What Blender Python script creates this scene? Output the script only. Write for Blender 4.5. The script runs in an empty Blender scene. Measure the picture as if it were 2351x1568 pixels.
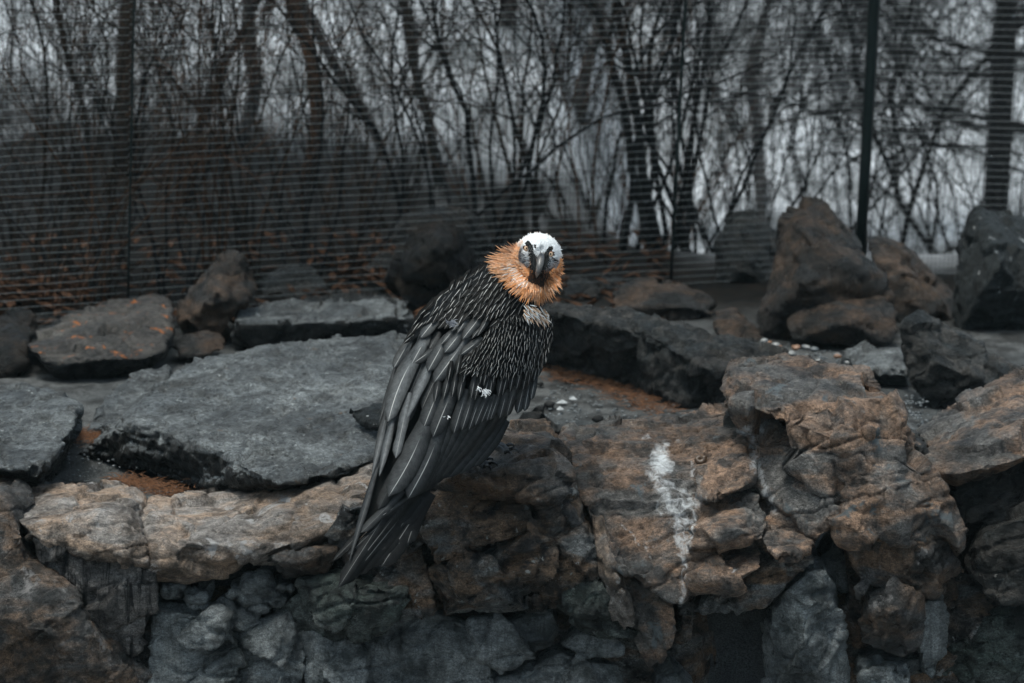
import bpy, bmesh, math, random
import numpy as np
from mathutils import Vector, Matrix

random.seed(7)
RNG = np.random.default_rng(7)
scene = bpy.context.scene
COL = scene.collection
R = math.radians

# ------------------------------------------------------------------ camera, sky, sun, exposure
PITCH = R(12.0)
CAM_Z = 1.78
FOCAL_MM = 100.0
PW, PH = 2351.0, 1568.0                     # photograph as measured
FPX = FOCAL_MM / 36.0 * PW
cam_d = bpy.data.cameras.new('camera')
cam_d.lens = FOCAL_MM; cam_d.sensor_width = 36.0
cam_d.clip_start = 0.1; cam_d.clip_end = 600.0
cam_d.dof.use_dof = True; cam_d.dof.focus_distance = 6.93; cam_d.dof.aperture_fstop = 3.8
cam = bpy.data.objects.new('camera', cam_d); COL.objects.link(cam)
cam.location = (0, 0, CAM_Z); cam.rotation_euler = (math.pi / 2 - PITCH, 0, 0)
scene.camera = cam

SUN_EL, SUN_AZ = R(80), R(250)              # overcast: a very soft sun high over the visitors' side
world = bpy.data.worlds.new('World'); scene.world = world; world.use_nodes = True
wn = world.node_tree; wn.nodes.clear()
sky = wn.nodes.new('ShaderNodeTexSky'); sky.sky_type = 'NISHITA'; sky.sun_disc = False
sky.sun_elevation = SUN_EL; sky.sun_rotation = SUN_AZ
sky.air_density = 1.0; sky.dust_density = 6.0; sky.ozone_density = 1.0
hs = wn.nodes.new('ShaderNodeHueSaturation'); hs.inputs['Saturation'].default_value = 0.75
bg = wn.nodes.new('ShaderNodeBackground'); bg.inputs['Strength'].default_value = 0.13
wo = wn.nodes.new('ShaderNodeOutputWorld')
wn.links.new(sky.outputs[0], hs.inputs['Color']); tint = wn.nodes.new('ShaderNodeMix'); tint.data_type = 'RGBA'; tint.blend_type = 'MULTIPLY'
tint.inputs[0].default_value = 1.0; tint.inputs[7].default_value = (.86, 1.0, .985, 1)     # grey-green rain light
wn.links.new(hs.outputs[0], tint.inputs[6]); wn.links.new(tint.outputs[2], bg.inputs['Color'])
wn.links.new(bg.outputs[0], wo.inputs['Surface'])
sun_d = bpy.data.lights.new('sun', 'SUN'); sun_d.energy = 1.5; sun_d.angle = R(16); sun_d.color = (1.0, 0.97, 0.93)
sun = bpy.data.objects.new('sun', sun_d); COL.objects.link(sun)
sdir = Vector((math.sin(SUN_AZ) * math.cos(SUN_EL), math.cos(SUN_AZ) * math.cos(SUN_EL), math.sin(SUN_EL)))
sun.rotation_euler = sdir.to_track_quat('Z', 'Y').to_euler()
vs = scene.view_settings
vs.view_transform = 'Standard'; vs.look = 'None'; vs.exposure = 0.6; vs.gamma = 1.0; vs.use_curve_mapping = False
scene.cycles.use_denoising = True
scene.cycles.max_bounces = 6; scene.cycles.diffuse_bounces = 3; scene.cycles.glossy_bounces = 2
scene.cycles.volume_bounces = 0; scene.cycles.transparent_max_bounces = 8

# ------------------------------------------------------------------ pixel -> place
CP, SP = math.cos(PITCH), math.sin(PITCH)
GROUND = -0.18
def at(px, py, d):
    """point seen at picture place px,py at depth d along the view axis"""
    u = (px - PW / 2) / FPX; v = (py - PH / 2) / FPX
    return Vector((d * u, d * (CP - v * SP), CAM_Z - d * (SP + v * CP)))
def at_y(px, py, y):
    v = (py - PH / 2) / FPX
    return at(px, py, y / (CP - v * SP))
def at_z(px, py, z=GROUND):
    v = (py - PH / 2) / FPX
    return at(px, py, (CAM_Z - z) / (SP + v * CP))
def yg(py, z=GROUND):
    return at_z(PW / 2, py, z).y
def to_px(P):
    """numpy (n,3) -> px,py"""
    x = P[:, 0]; y = P[:, 1]; z = P[:, 2] - CAM_Z
    d = y * CP - z * SP; v = -(y * SP + z * CP)
    return PW / 2 + FPX * x / d, PH / 2 + FPX * v / d

# ------------------------------------------------------------------ numpy noise
def _h(ix, iy, iz, s):
    n = (ix * 374761393 + iy * 668265263 + iz * 2147483647 + s * 1274126177) & 0xFFFFFFFF
    n = ((n ^ (n >> 13)) * 1274126177) & 0xFFFFFFFF
    n = ((n ^ (n >> 16)) * 2246822519) & 0xFFFFFFFF
    return ((n ^ (n >> 15)) & 0xFFFFFF) / 16777215.0
def vnoise(P, s=0):
    F = np.floor(P); I = F.astype(np.int64); f = P - F
    f = f * f * f * (f * (f * 6 - 15) + 10)
    out = 0
    for dx in (0, 1):
        wx = f[:, 0] if dx else 1 - f[:, 0]
        for dy in (0, 1):
            wy = f[:, 1] if dy else 1 - f[:, 1]
            for dz in (0, 1):
                wz = f[:, 2] if dz else 1 - f[:, 2]
                out = out + wx * wy * wz * _h(I[:, 0] + dx, I[:, 1] + dy, I[:, 2] + dz, s)
    return out * 2 - 1
def fbm(P, octv=4, s=0, gain=0.5):
    a, t, o = 1.0, 0.0, 0
    for k in range(octv):
        o = o + a * vnoise(P * (2.03 ** k) + 17.3 * k, s + k); t += a; a *= gain
    return o / t
def facets(P, s=0):
    """broken-stone relief: each cell of a jittered lattice is a tilted plane"""
    I = np.floor(P).astype(np.int64)
    best = np.full(len(P), 1e9); val = np.zeros(len(P))
    for dx in (-1, 0, 1):
        for dy in (-1, 0, 1):
            for dz in (-1, 0, 1):
                a, b, c = I[:, 0] + dx, I[:, 1] + dy, I[:, 2] + dz
                jx, jy, jz = _h(a, b, c, s), _h(a, b, c, s + 1), _h(a, b, c, s + 2)
                qx, qy, qz = P[:, 0] - a - jx, P[:, 1] - b - jy, P[:, 2] - c - jz
                d = qx * qx + qy * qy + qz * qz
                v = (qx * (_h(a, b, c, s + 3) - .5) + qy * (_h(a, b, c, s + 4) - .5) + qz * (_h(a, b, c, s + 5) - .5)) * 2 + (_h(a, b, c, s + 6) - .5) * .5
                m = d < best
                best = np.where(m, d, best); val = np.where(m, v, val)
    return val

# ------------------------------------------------------------------ objects
def tag(o, label, cat, group=None, kind=None):
    if label: o['label'] = label
    if cat: o['category'] = cat
    if group: o['group'] = group
    if kind: o['kind'] = kind
    return o
def empty(name, loc=(0, 0, 0)):
    o = bpy.data.objects.new(name, None); COL.objects.link(o); o.location = loc; o.empty_display_size = 0.1
    return o
def link(name, me, mat=None, parent=None):
    o = bpy.data.objects.new(name, me); COL.objects.link(o)
    if mat is not None and len(me.materials) == 0: me.materials.append(mat)
    if parent is not None:
        o.parent = parent
        o.matrix_parent_inverse = Matrix.Translation(parent.location).inverted()
    return o
def mesh_np(name, V, F, smooth=True):
    me = bpy.data.meshes.new(name)
    me.from_pydata([tuple(v) for v in V], [], [tuple(f) for f in F])
    if smooth: me.polygons.foreach_set('use_smooth', np.ones(len(me.polygons), dtype=bool))
    me.update(); return me
def fattr(me, name, vals):
    a = me.attributes.new(name, 'FLOAT', 'POINT'); a.data.foreach_set('value', np.asarray(vals, dtype=np.float32))
def cattr(me, name, cols):
    a = me.attributes.new(name, 'FLOAT_COLOR', 'POINT')
    c = np.ones((len(cols), 4), dtype=np.float32); c[:, :3] = cols
    a.data.foreach_set('color', c.ravel())

# ------------------------------------------------------------------ materials
class NT:
    def __init__(s, name):
        s.m = bpy.data.materials.new(name); s.m.use_nodes = True; s.t = s.m.node_tree; s.t.nodes.clear()
        s.out = s.n('ShaderNodeOutputMaterial'); s.b = s.n('ShaderNodeBsdfPrincipled')
        s.l(s.b.outputs[0], s.out.inputs['Surface'])
    def n(s, t, **kw):
        x = s.t.nodes.new(t)
        for k, v in kw.items(): setattr(x, k, v)
        return x
    def l(s, a, b): s.t.links.new(a, b)
    def pos(s, scale=(1, 1, 1), rot=(0, 0, 0)):
        g = s.n('ShaderNodeNewGeometry'); mp = s.n('ShaderNodeMapping')
        mp.inputs['Scale'].default_value = scale; mp.inputs['Rotation'].default_value = rot
        s.l(g.outputs['Position'], mp.inputs['Vector']); return mp.outputs[0]
    def noise(s, vec, scale, detail=4, rough=.55, dist=0.0):
        x = s.n('ShaderNodeTexNoise'); x.inputs['Scale'].default_value = scale
        x.inputs['Detail'].default_value = detail; x.inputs['Roughness'].default_value = rough
        x.inputs['Distortion'].default_value = dist
        s.l(vec, x.inputs['Vector']); return x.outputs['Fac']
    def ramp(s, fac, stops, interp='LINEAR'):
        r = s.n('ShaderNodeValToRGB'); r.color_ramp.interpolation = interp
        e = r.color_ramp.elements
        while len(e) < len(stops): e.new(0.5)
        for i, (p, c) in enumerate(stops):
            e[i].position = p
            e[i].color = (c, c, c, 1) if isinstance(c, (int, float)) else (*c, 1)
        s.l(fac, r.inputs[0]); return r.outputs[0]
    def rng(s, fac, a, b, lo, hi):
        x = s.n('ShaderNodeMapRange')
        for i, v in ((1, a), (2, b), (3, lo), (4, hi)): x.inputs[i].default_value = v
        s.l(fac, x.inputs[0]); return x.outputs[0]
    def mix(s, fac, a, b, mode='MIX'):
        x = s.n('ShaderNodeMix', data_type='RGBA', blend_type=mode)
        for i, v in ((0, fac), (6, a), (7, b)):
            if isinstance(v, (int, float)): x.inputs[i].default_value = v if i == 0 else (v, v, v, 1)
            elif isinstance(v, tuple): x.inputs[i].default_value = (*v, 1)
            else: s.l(v, x.inputs[i])
        return x.outputs[2]
    def math(s, op, a, b=None):
        x = s.n('ShaderNodeMath', operation=op)
        for i, v in enumerate((a, b)):
            if v is None: continue
            if isinstance(v, (int, float)): x.inputs[i].default_value = v
            else: s.l(v, x.inputs[i])
        return x.outputs[0]
    def attr(s, name, out='Fac'):
        x = s.n('ShaderNodeAttribute', attribute_name=name); return x.outputs[out]
    def bump(s, h, strength, dist, prev=None):
        x = s.n('ShaderNodeBump'); x.inputs['Strength'].default_value = strength; x.inputs['Distance'].default_value = dist
        s.l(h, x.inputs['Height'])
        if prev is not None: s.l(prev, x.inputs['Normal'])
        return x.outputs[0]
    def done(s, col=None, rough=None, normal=None, spec=0.5):
        for key, v in (('Base Color', col), ('Roughness', rough), ('Normal', normal)):
            if v is None: continue
            if isinstance(v, (int, float)): s.b.inputs[key].default_value = v
            elif isinstance(v, tuple): s.b.inputs[key].default_value = (*v, 1)
            else: s.l(v, s.b.inputs[key])
        s.b.inputs['Specular IOR Level'].default_value = spec
        return s.m

def rock_mat(name, a, b, dark, scale=5.0, stain=0.5, rough=(.35, .7), lichen=None, lichen_at=.66, lichen2=None, lscale=13, sharp=.12, l2=(.60, .66),
             streak=0.0, grain=.5, dropping=False, spec=.22, bumpk=1.0, rot=(.3, .5, .2)):
    t = NT(name)
    p = t.pos()
    ps = t.pos(scale=(1, 1, 2.6), rot=rot)               # bedding direction
    n1 = t.noise(ps, scale, 6, .62, .6)
    col = t.mix(t.ramp(n1, [(.5 - sharp, 0.0), (.5 + sharp, 1.0)]), a, b)
    n2 = t.noise(p, scale * 2.3, 7, .68, .4)
    col = t.mix(t.math('MULTIPLY', t.ramp(n2, [(.46, 0.0), (.60, 1.0)]), stain), col, dark)
    n0 = t.noise(p, 1.7, 3, .5)
    col = t.mix(1.0, col, t.rng(n0, .35, .65, .72, 1.3), 'MULTIPLY')
    gr = t.noise(p, 260, 3, .7)
    g2 = t.noise(ps, 75, 5, .72, .3)
    g3 = t.noise(p, 26, 5, .7, .8)
    col = t.mix(1.0, col, t.rng(gr, .34, .66, 1 - .85 * grain, 1 + .95 * grain), 'MULTIPLY')
    col = t.mix(1.0, col, t.rng(g2, .36, .64, 1 - .75 * grain, 1 + .8 * grain), 'MULTIPLY')
    col = t.mix(1.0, col, t.rng(g3, .36, .64, 1 - .6 * grain, 1 + .6 * grain), 'MULTIPLY')
    if streak > 0:
        sv = t.pos(scale=(1, .3, .07))
        s1 = t.noise(sv, 48, 4, .65, .5)
        col = t.mix(t.math('MULTIPLY', t.ramp(s1, [(.52, 0.0), (.62, 1.0)]), streak), col, (.006, .007, .008))
    if lichen:
        l1 = t.noise(p, lscale, 5, .7, .3)
        col = t.mix(t.ramp(l1, [(lichen_at, 0.0), (lichen_at + .035, 1.0)]), col, lichen)
    if lichen2:
        l2n = t.noise(t.pos(scale=(1.1, 1, 1), rot=(1, 2, .4)), 11, 6, .72, .4)
        col = t.mix(t.ramp(l2n, [(l2[0], 0.0), (l2[1], 1.0)]), col, lichen2)
    if dropping:
        d = t.attr('dropping'); dn = t.noise(t.pos(scale=(1, 1, .3)), 60, 6, .7, .6)
        dm = t.math('ADD', d, t.math('MULTIPLY', t.math('SUBTRACT', dn, .5), 1.7))
        col = t.mix(t.ramp(dm, [(.42, 0.0), (.70, .40), (1.0, .92)]), col, (.74, .76, .78))
    rn = t.noise(p, 30, 4, .6)
    ro = t.ramp(rn, [(.35, rough[0]), (.65, rough[1])])
    nb = t.bump(t.noise(p, 48, 7, .75, .4), .9 * bumpk, .022)
    nb = t.bump(g2, .5 * bumpk, .006, nb)
    return t.done(col, ro, nb, spec)
def plain_mat(name, col, rough=.6, spec=.4, vary=.35, scale=20):
    t = NT(name); p = t.pos()
    n = t.noise(p, scale, 5, .6)
    lo = tuple(c * (1 - vary) for c in col); hi = tuple(min(1, c * (1 + vary)) for c in col)
    return t.done(t.mix(t.ramp(n, [(.3, 0.0), (.7, 1.0)]), lo, hi), rough, t.bump(n, .3, .004), spec)
# ------------------------------------------------------------------ rocks
TRI = [0]
def hull_bm(bm, pts):
    vs_ = [bm.verts.new(p) for p in pts]
    r = bmesh.ops.convex_hull(bm, input=vs_)
    bad = [g for g in r['geom_interior'] + r['geom_unused'] if isinstance(g, bmesh.types.BMVert)]
    bmesh.ops.delete(bm, geom=list(set(bad)), context='VERTS')
def resolve(pts, Y, T, shrink):
    out = []
    for p in pts:
        out.append(at_z(p[0], p[1], p[3]) if p[2] is None else at_y(p[0], p[1], Y + p[2]))
    c = sum(out, Vector()) / len(out)
    back = [Vector((c.x + (q.x - c.x) * shrink, q.y + T, c.z + (q.z - c.z) * shrink)) for q in out] if T > 0 else []
    return out + back
SEED = [11]
def rock_mesh(name, hulls, Y, T=.25, vox=.006, amp=.014, fac=7.0, fk=.13, crack=.010, shrink=.85, smooth=3, fine=.003, strata=(.4, .3, .2), small=.05):
    SEED[0] += 13; s = SEED[0]
    if hulls and not isinstance(hulls[0], list): hulls = [hulls]
    bm = bmesh.new()
    for h in hulls:
        b2 = bmesh.new(); hull_bm(b2, resolve(h, Y, T, shrink))
        m2 = bpy.data.meshes.new('tmp'); b2.to_mesh(m2); b2.free(); bm.from_mesh(m2); bpy.data.meshes.remove(m2)
    bmesh.ops.recalc_face_normals(bm, faces=bm.faces)
    me0 = bpy.data.meshes.new('tmp'); bm.to_mesh(me0); bm.free()
    o = bpy.data.objects.new('tmp', me0); COL.objects.link(o)
    md = o.modifiers.new('r', 'REMESH'); md.mode = 'VOXEL'; md.voxel_size = vox
    if smooth:
        sm = o.modifiers.new('s', 'SMOOTH'); sm.factor = .5; sm.iterations = smooth
    dg = bpy.context.evaluated_depsgraph_get()
    me = bpy.data.meshes.new_from_object(o.evaluated_get(dg))
    bpy.data.objects.remove(o); bpy.data.meshes.remove(me0)
    me.name = name
    n = len(me.vertices)
    P = np.empty(n * 3); me.vertices.foreach_get('co', P); P = P.reshape(-1, 3)
    N = np.empty(n * 3); me.vertex_normals.foreach_get('vector', N); N = N.reshape(-1, 3)
    W = P + .016 * np.stack([vnoise(P * 9 + 3, s + 40), vnoise(P * 9 + 31, s + 41), vnoise(P * 9 + 57, s + 42)], 1)
    d = amp * fbm(P * 5, 4, s)
    d += fk / fac * facets(W * fac, s + 50)
    d += small / (fac * 3.1) * facets(W * fac * 3.1 + 5, s + 60)
    # cracks along the bedding
    Rm = np.array(Matrix.Rotation(strata[0], 3, 'X') @ Matrix.Rotation(strata[1], 3, 'Y') @ Matrix.Rotation(strata[2], 3, 'Z'))
    Q = (W @ Rm.T) * np.array([4.0, 4.0, 13.0])
    cr = 1 - np.abs(fbm(Q, 3, s + 70))
    d -= crack * np.clip((cr - .86) / .14, 0, 1) ** 2
    cr2 = 1 - np.abs(fbm(W * 7 + 9, 3, s + 80))
    d -= crack * .7 * np.clip((cr2 - .90) / .10, 0, 1) ** 2
    d += fine * fbm(P * 60, 3, s + 90)
    P = P + N * d[:, None]
    me.vertices.foreach_set('co', P.ravel())
    me.polygons.foreach_set('use_smooth', np.ones(len(me.polygons), dtype=bool))
    me.update(); TRI[0] += 2 * len(me.polygons)
    return me, P
def boulder(name, label, cat, pts, base_py, mat, Y=None, group=None, edge=None, edge_z=9.0, **kw):
    y = yg(base_py) if Y is None else Y
    kw.setdefault('vox', .011); kw.setdefault('T', .3); kw.setdefault('smooth', 2); kw.setdefault('fk', .20); kw.setdefault('small', .09)
    me, P = rock_mesh(name, pts, y, **kw)
    if edge is not None:                                   # darker material on steep faces below a given height
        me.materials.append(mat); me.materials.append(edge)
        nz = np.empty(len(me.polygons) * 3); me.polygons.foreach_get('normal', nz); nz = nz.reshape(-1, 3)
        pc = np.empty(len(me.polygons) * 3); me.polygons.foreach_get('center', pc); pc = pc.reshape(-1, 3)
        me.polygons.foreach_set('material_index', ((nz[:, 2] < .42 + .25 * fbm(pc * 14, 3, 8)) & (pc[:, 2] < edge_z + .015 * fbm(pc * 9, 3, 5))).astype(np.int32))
    o = link(name, me, mat); tag(o, label, cat, group)
    c = Vector((float(P[:, 0].mean()), float(P[:, 1].mean()), float(P[:, 2].min())))
    me.transform(Matrix.Translation(-c)); o.location = c
    return o

# ---- materials (wet stone: grey slate, brown granite, tan cast rock)
M_GREY = rock_mat('grey_slate', (.130, .139, .141), (.072, .079, .083), (.026, .027, .027), 3.5, .7, (.22, .5), lichen=(.40, .42, .42), lichen_at=.655, lscale=36, lichen2=(.12, .08, .05), grain=.7, l2=(.65, .69), spec=.35)
M_LICH = rock_mat('lichen_slate', (.085, .078, .070), (.055, .050, .047), (.022, .023, .023), 4, .7, (.25, .55), lichen=(.40, .13, .03), lichen_at=.60, lscale=16, grain=.55)
M_BROWN = rock_mat('brown_granite', (.064, .042, .029), (.028, .028, .028), (.008, .009, .009), 4, .8, (.22, .5), lichen=(.20, .19, .18), lichen_at=.69, lscale=24, grain=.55, sharp=.07)
M_DKBR = rock_mat('dark_brown_granite', (.030, .021, .015), (.011, .012, .013), (.005, .006, .006), 5, .8, (.22, .5), lichen=(.12, .11, .10), lichen_at=.70, lscale=24, grain=.55, sharp=.07)
M_DARK = rock_mat('dark_basalt', (.022, .026, .027), (.013, .016, .017), (.006, .007, .007), 6, .7, (.25, .5), lichen=(.34, .35, .35), lichen_at=.645, lscale=22, grain=.5)
M_FLINT = rock_mat('dark_flint', (.044, .040, .036), (.020, .023, .024), (.005, .006, .006), 7, .85, (.2, .5), lichen=(.20, .19, .18), lichen_at=.68, lscale=30, grain=.65)
M_EDGE = rock_mat('dark_slate_side', (.030, .029, .027), (.016, .018, .019), (.006, .007, .007), 9, .8, (.2, .5), grain=.8, lichen=(.10, .085, .065), lichen_at=.66, lscale=34)
M_TAN = rock_mat('tan_cast_rock', (.285, .205, .150), (.225, .205, .190), (.055, .045, .038), 5, .9, (.3, .6), grain=.45, lichen2=(.36, .35, .345), sharp=.08)
M_TANB = rock_mat('brown_cast_rock', (.200, .130, .090), (.108, .103, .098), (.036, .036, .036), 4, .9, (.22, .5), grain=.55, dropping=True, lichen2=(.10, .115, .122), sharp=.07)
M_SLATE = rock_mat('stained_cast_rock', (.175, .188, .190), (.115, .126, .130), (.024, .029, .030), 4, .85, (.22, .5), grain=.48, streak=.3, sharp=.08)
M_BLACK = rock_mat('blackened_cast_rock', (.098, .104, .106), (.108, .072, .048), (.007, .008, .009), 6, 1.0, (.2, .5), grain=.65, lichen=(.19, .20, .20), lichen_at=.62, lscale=22, sharp=.08)
M_DRIP = rock_mat('drip_streaked_cast_rock', (.140, .133, .129), (.092, .081, .073), (.016, .016, .016), 5, .6, (.22, .5), grain=.6, streak=.96)
M_RUST = rock_mat('rusty_cast_rock', (.112, .075, .052), (.066, .064, .063), (.016, .017, .017), 5, .85, (.22, .5), grain=.6, lichen2=(.20, .19, .185), sharp=.07)
M_GREEN = rock_mat('mossy_cast_rock', (.045, .058, .053), (.070, .078, .075), (.006, .008, .008), 7, .85, (.2, .5), grain=.7, lichen=(.15, .16, .155), lichen_at=.66, lscale=24)

def gz(x, y):
    """height of the ground: flat in the enclosure, falling away beyond the thick post, a hillside far off"""
    sm = lambda t: np.clip(t, 0, 1) ** 2 * (3 - 2 * np.clip(t, 0, 1))
    return GROUND - 1.25 * sm((y - 10.7) / 3.0) * sm((x - .15) / .9) + np.minimum(np.maximum(y - 24, 0) * .33, 7.0)
# ---- ground: one sheet, wet sand and soil inside the fence, pale patchy ground beyond
def ground():
    xs = np.concatenate([-np.geomspace(150, 3.2, 26), np.linspace(-3, 3, 200), np.geomspace(3.2, 150, 26)])
    ys = np.concatenate([np.linspace(-40, 6.6, 10), np.linspace(6.9, 11.5, 170), np.linspace(11.6, 24, 60), np.geomspace(24.5, 220, 30)])
    X, Yv = np.meshgrid(xs, ys)
    V = np.stack([X.ravel(), Yv.ravel(), np.zeros(X.size)], 1)
    near = np.clip((V[:, 1] - 7.0) / .3, 0, 1)
    z = gz(V[:, 0], V[:, 1]) + (.03 * fbm(V * 1.3, 4, 5) + .008 * fbm(V * 14, 3, 9)) * near
    z += np.where(V[:, 1] > 11, .10 * fbm(V * .5, 4, 6) * np.clip((V[:, 1] - 11) / 4, 0, 1), 0)
    # in front of the outcrop the visitors' side lies lower
    z -= .07 * np.clip((7.75 - V[:, 1]) / .45, 0, 1)
    z = np.where(V[:, 1] < 6.95, -1.35, z)
    V[:, 2] = z
    nx, ny = len(xs), len(ys)
    F = [(j * nx + i, j * nx + i + 1, (j + 1) * nx + i + 1, (j + 1) * nx + i) for j in range(ny - 1) for i in range(nx - 1)]
    t = NT('wet_sandy_ground'); p = t.pos()
    n = t.noise(p, 2.2, 6, .65, .5)
    col = t.mix(t.ramp(n, [(.35, 0.0), (.62, 1.0)]), (.040, .044, .046), (.090, .092, .092))
    n3 = t.noise(p, 9, 6, .7)
    col = t.mix(t.ramp(n3, [(.46, 0.0), (.58, .85)]), col, (.022, .022, .022))
    g = t.noise(p, 260, 2, .6)
    col = t.mix(1.0, col, t.rng(g, .34, .66, .5, 1.5), 'MULTIPLY')
    # beyond the fence: thicket shade put into the colour of the leaf mould, then pale snowy ground
    sep = t.n('ShaderNodeSeparateXYZ'); t.l(p, sep.inputs[0])
    wob = t.math('ADD', sep.outputs['Y'], t.math('MULTIPLY', t.math('SUBTRACT', t.noise(t.pos(scale=(3.2, .5, 1)), .7, 5, .65), .5), 9.0))
    wob = t.math('SUBTRACT', wob, t.math('MULTIPLY', t.math('MAXIMUM', t.math('SUBTRACT', sep.outputs['X'], .55), 0.0), -3.2))
    wob2 = t.math('ADD', wob, t.math('MULTIPLY', t.math('MAXIMUM', sep.outputs['X'], -1.5), 1.7))
    mould_shaded = t.mix(t.ramp(t.noise(p, 12, 5, .7), [(.4, 0.0), (.65, 1.0)]), (.0045, .005, .005), (.013, .010, .008))
    snow = t.mix(t.ramp(t.noise(t.pos(scale=(1, .22, 1)), 2.6, 6, .65, .3), [(.38, 0.0), (.60, 1.0)]), (.13, .137, .143), (.47, .49, .52))
    k1 = t.n('ShaderNodeMapRange'); k1.inputs[1].default_value = 9.2; k1.inputs[2].default_value = 9.9; t.l(sep.outputs['Y'], k1.inputs[0])
    k2 = t.n('ShaderNodeMapRange'); k2.inputs[1].default_value = 11.6; k2.inputs[2].default_value = 15.2; t.l(wob2, k2.inputs[0])
    col = t.mix(k1.outputs[0], col, mould_shaded); col = t.mix(t.math('MULTIPLY', k2.outputs[0], t.rng(sep.outputs['Y'], 10.4, 11.2, 0.0, 1.0)), col, snow)
    col = t.mix(t.rng(sep.outputs['Y'], 6.85, 6.9, 1.0, 0.0), col, t.mix(t.noise(p, 3, 5, .6), (.17, .17, .168), (.24, .24, .235)))   # unseen pale ground, added to bounce light onto the outcrop face
    nb = t.bump(t.noise(p, 45, 6, .75), .6, .012); nb = t.bump(g, .4, .004, nb)
    m = t.done(col, .8, nb, .06)
    o = link('ground', mesh_np('ground', V, F), m); o['kind'] = 'structure'
    o['label'] = 'wet sandy floor of the enclosure running on to pale ground beyond the fence'
ground()

# ---- boulders lying in the enclosure
def B(*a, **k): return boulder(*a, **k)
B('boulder', 'low flat boulder spotted with orange lichen beside the pointed stone', 'boulder',
  [(60, 767, .45), (169, 730, .6), (262, 696, .75), (360, 683, .75), (401, 711, .5), (60, 800, .05), (112, 838, 0), (157, 840, 0), (240, 825, 0),
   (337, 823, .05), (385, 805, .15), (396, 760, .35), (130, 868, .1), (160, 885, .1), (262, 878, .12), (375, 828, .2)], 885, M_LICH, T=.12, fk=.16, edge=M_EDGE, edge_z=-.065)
B('boulder', 'small dark rock half hidden at the end of the lichen-spotted boulder', 'boulder',
  [(-40, 745, .2), (20, 750, .25), (62, 790, .1), (50, 840, 0), (0, 872, 0), (-40, 872, 0)], 870, M_DKBR)
B('boulder', 'upright pointed grey-brown stone standing against the wire fence', 'boulder',
  [(405, 705, .05), (425, 680, .1), (470, 640, .1), (505, 600, .1), (525, 593, .12), (545, 600, .12), (568, 635, .1), (585, 665, .1), (570, 690, .05),
   (530, 745, 0), (500, 790, 0), (440, 775, 0), (408, 740, 0), (490, 690, -.06)], 790, M_BROWN, T=.15, amp=.01)
B('boulder', 'small brown rock wedged below the pointed stone', 'boulder',
  [(395, 815, 0), (420, 785, .05), (470, 770, .1), (505, 775, .1), (518, 805, 0), (470, 818, -.03), (400, 832, 0)], 830, M_BROWN, T=.12, amp=.008)
B('boulder', 'long low grey stone block behind the great flat slab', 'boulder',
  [(550, 722, .2), (600, 712, .25), (700, 693, .45), (860, 688, .5), (940, 690, .5), (540, 740, 0), (620, 745, 0), (850, 735, .05), (940, 728, .05),
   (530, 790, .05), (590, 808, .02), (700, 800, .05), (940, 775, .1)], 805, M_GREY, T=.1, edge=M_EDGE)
B('slab_boulder', 'great flat grey slab with a dark broken front edge behind the vulture', 'rock slab',
  [[(292, 966, None, -.05), (345, 970, None, -.045), (450, 985, None, -.045), (515, 1035, None, -.05), (600, 800, None, -.03), (430, 830, None, -.05),
    (380, 868, None, -.06), (310, 940, None, -.055), (780, 772, None, -.02), (175, 1045, None, -.19), (300, 1085, None, -.2), (440, 1125, None, -.2), (540, 1146, None, -.22)],
   [(450, 985, None, -.045), (515, 1035, None, -.05), (580, 1082, None, -.06), (640, 1112, None, -.075), (780, 1085, None, -.06), (850, 1060, None, -.05), (900, 985, None, -.04),
    (960, 930, None, -.03), (960, 764, None, -.01), (780, 770, None, -.01), (600, 798, None, -.02), (430, 830, None, -.05),
    (440, 1125, None, -.2), (540, 1146, None, -.22), (640, 1150, None, -.22), (780, 1120, None, -.2), (900, 1060, None, -.2)]],
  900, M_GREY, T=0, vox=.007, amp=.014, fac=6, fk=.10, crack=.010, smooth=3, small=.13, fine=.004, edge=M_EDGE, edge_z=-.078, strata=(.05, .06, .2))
B('slab_boulder', 'flat grey slab with layered top next to the rust-coloured needles', 'rock slab',
  [(-60, 885, None, -.0), (60, 876, None, -.0), (110, 883, None, -.005), (150, 905, None, -.01), (183, 938, None, -.02), (168, 985, None, -.03), (130, 1030, None, -.035),
   (98, 1080, None, -.05), (-60, 1070, None, -.04), (98, 1120, None, -.2), (85, 1150, None, -.22), (-60, 1160, None, -.22), (140, 1060, None, -.2), (180, 985, None, -.2)],
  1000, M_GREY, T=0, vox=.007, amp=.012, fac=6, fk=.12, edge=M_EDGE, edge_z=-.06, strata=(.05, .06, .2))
B('boulder', 'tilted grey stone between the two flat slabs', 'boulder',
  [(195, 990, None, -.16), (205, 930, None, -.11), (250, 890, None, -.09), (330, 850, None, -.08), (392, 835, None, -.08), (385, 875, None, -.1), (330, 930, None, -.12), (290, 985, None, -.15),
   (240, 1000, None, -.2), (300, 1000, None, -.22), (400, 880, None, -.22)], 960, M_GREY, T=.0, vox=.009)
B('boulder', 'big dark brown boulder against the fence behind the vulture', 'boulder',
  [(893, 560, .15), (905, 510, .2), (935, 487, .25), (985, 476, .3), (1040, 480, .3), (1085, 505, .3), (1120, 540, .3), (1142, 575, .3), (1138, 640, .2),
   (1060, 705, 0), (960, 728, -.02), (915, 695, 0), (893, 640, .05), (1000, 560, -.08), (930, 600, -.02)], 720, M_DKBR, T=.15, amp=.02, fac=5)
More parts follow.
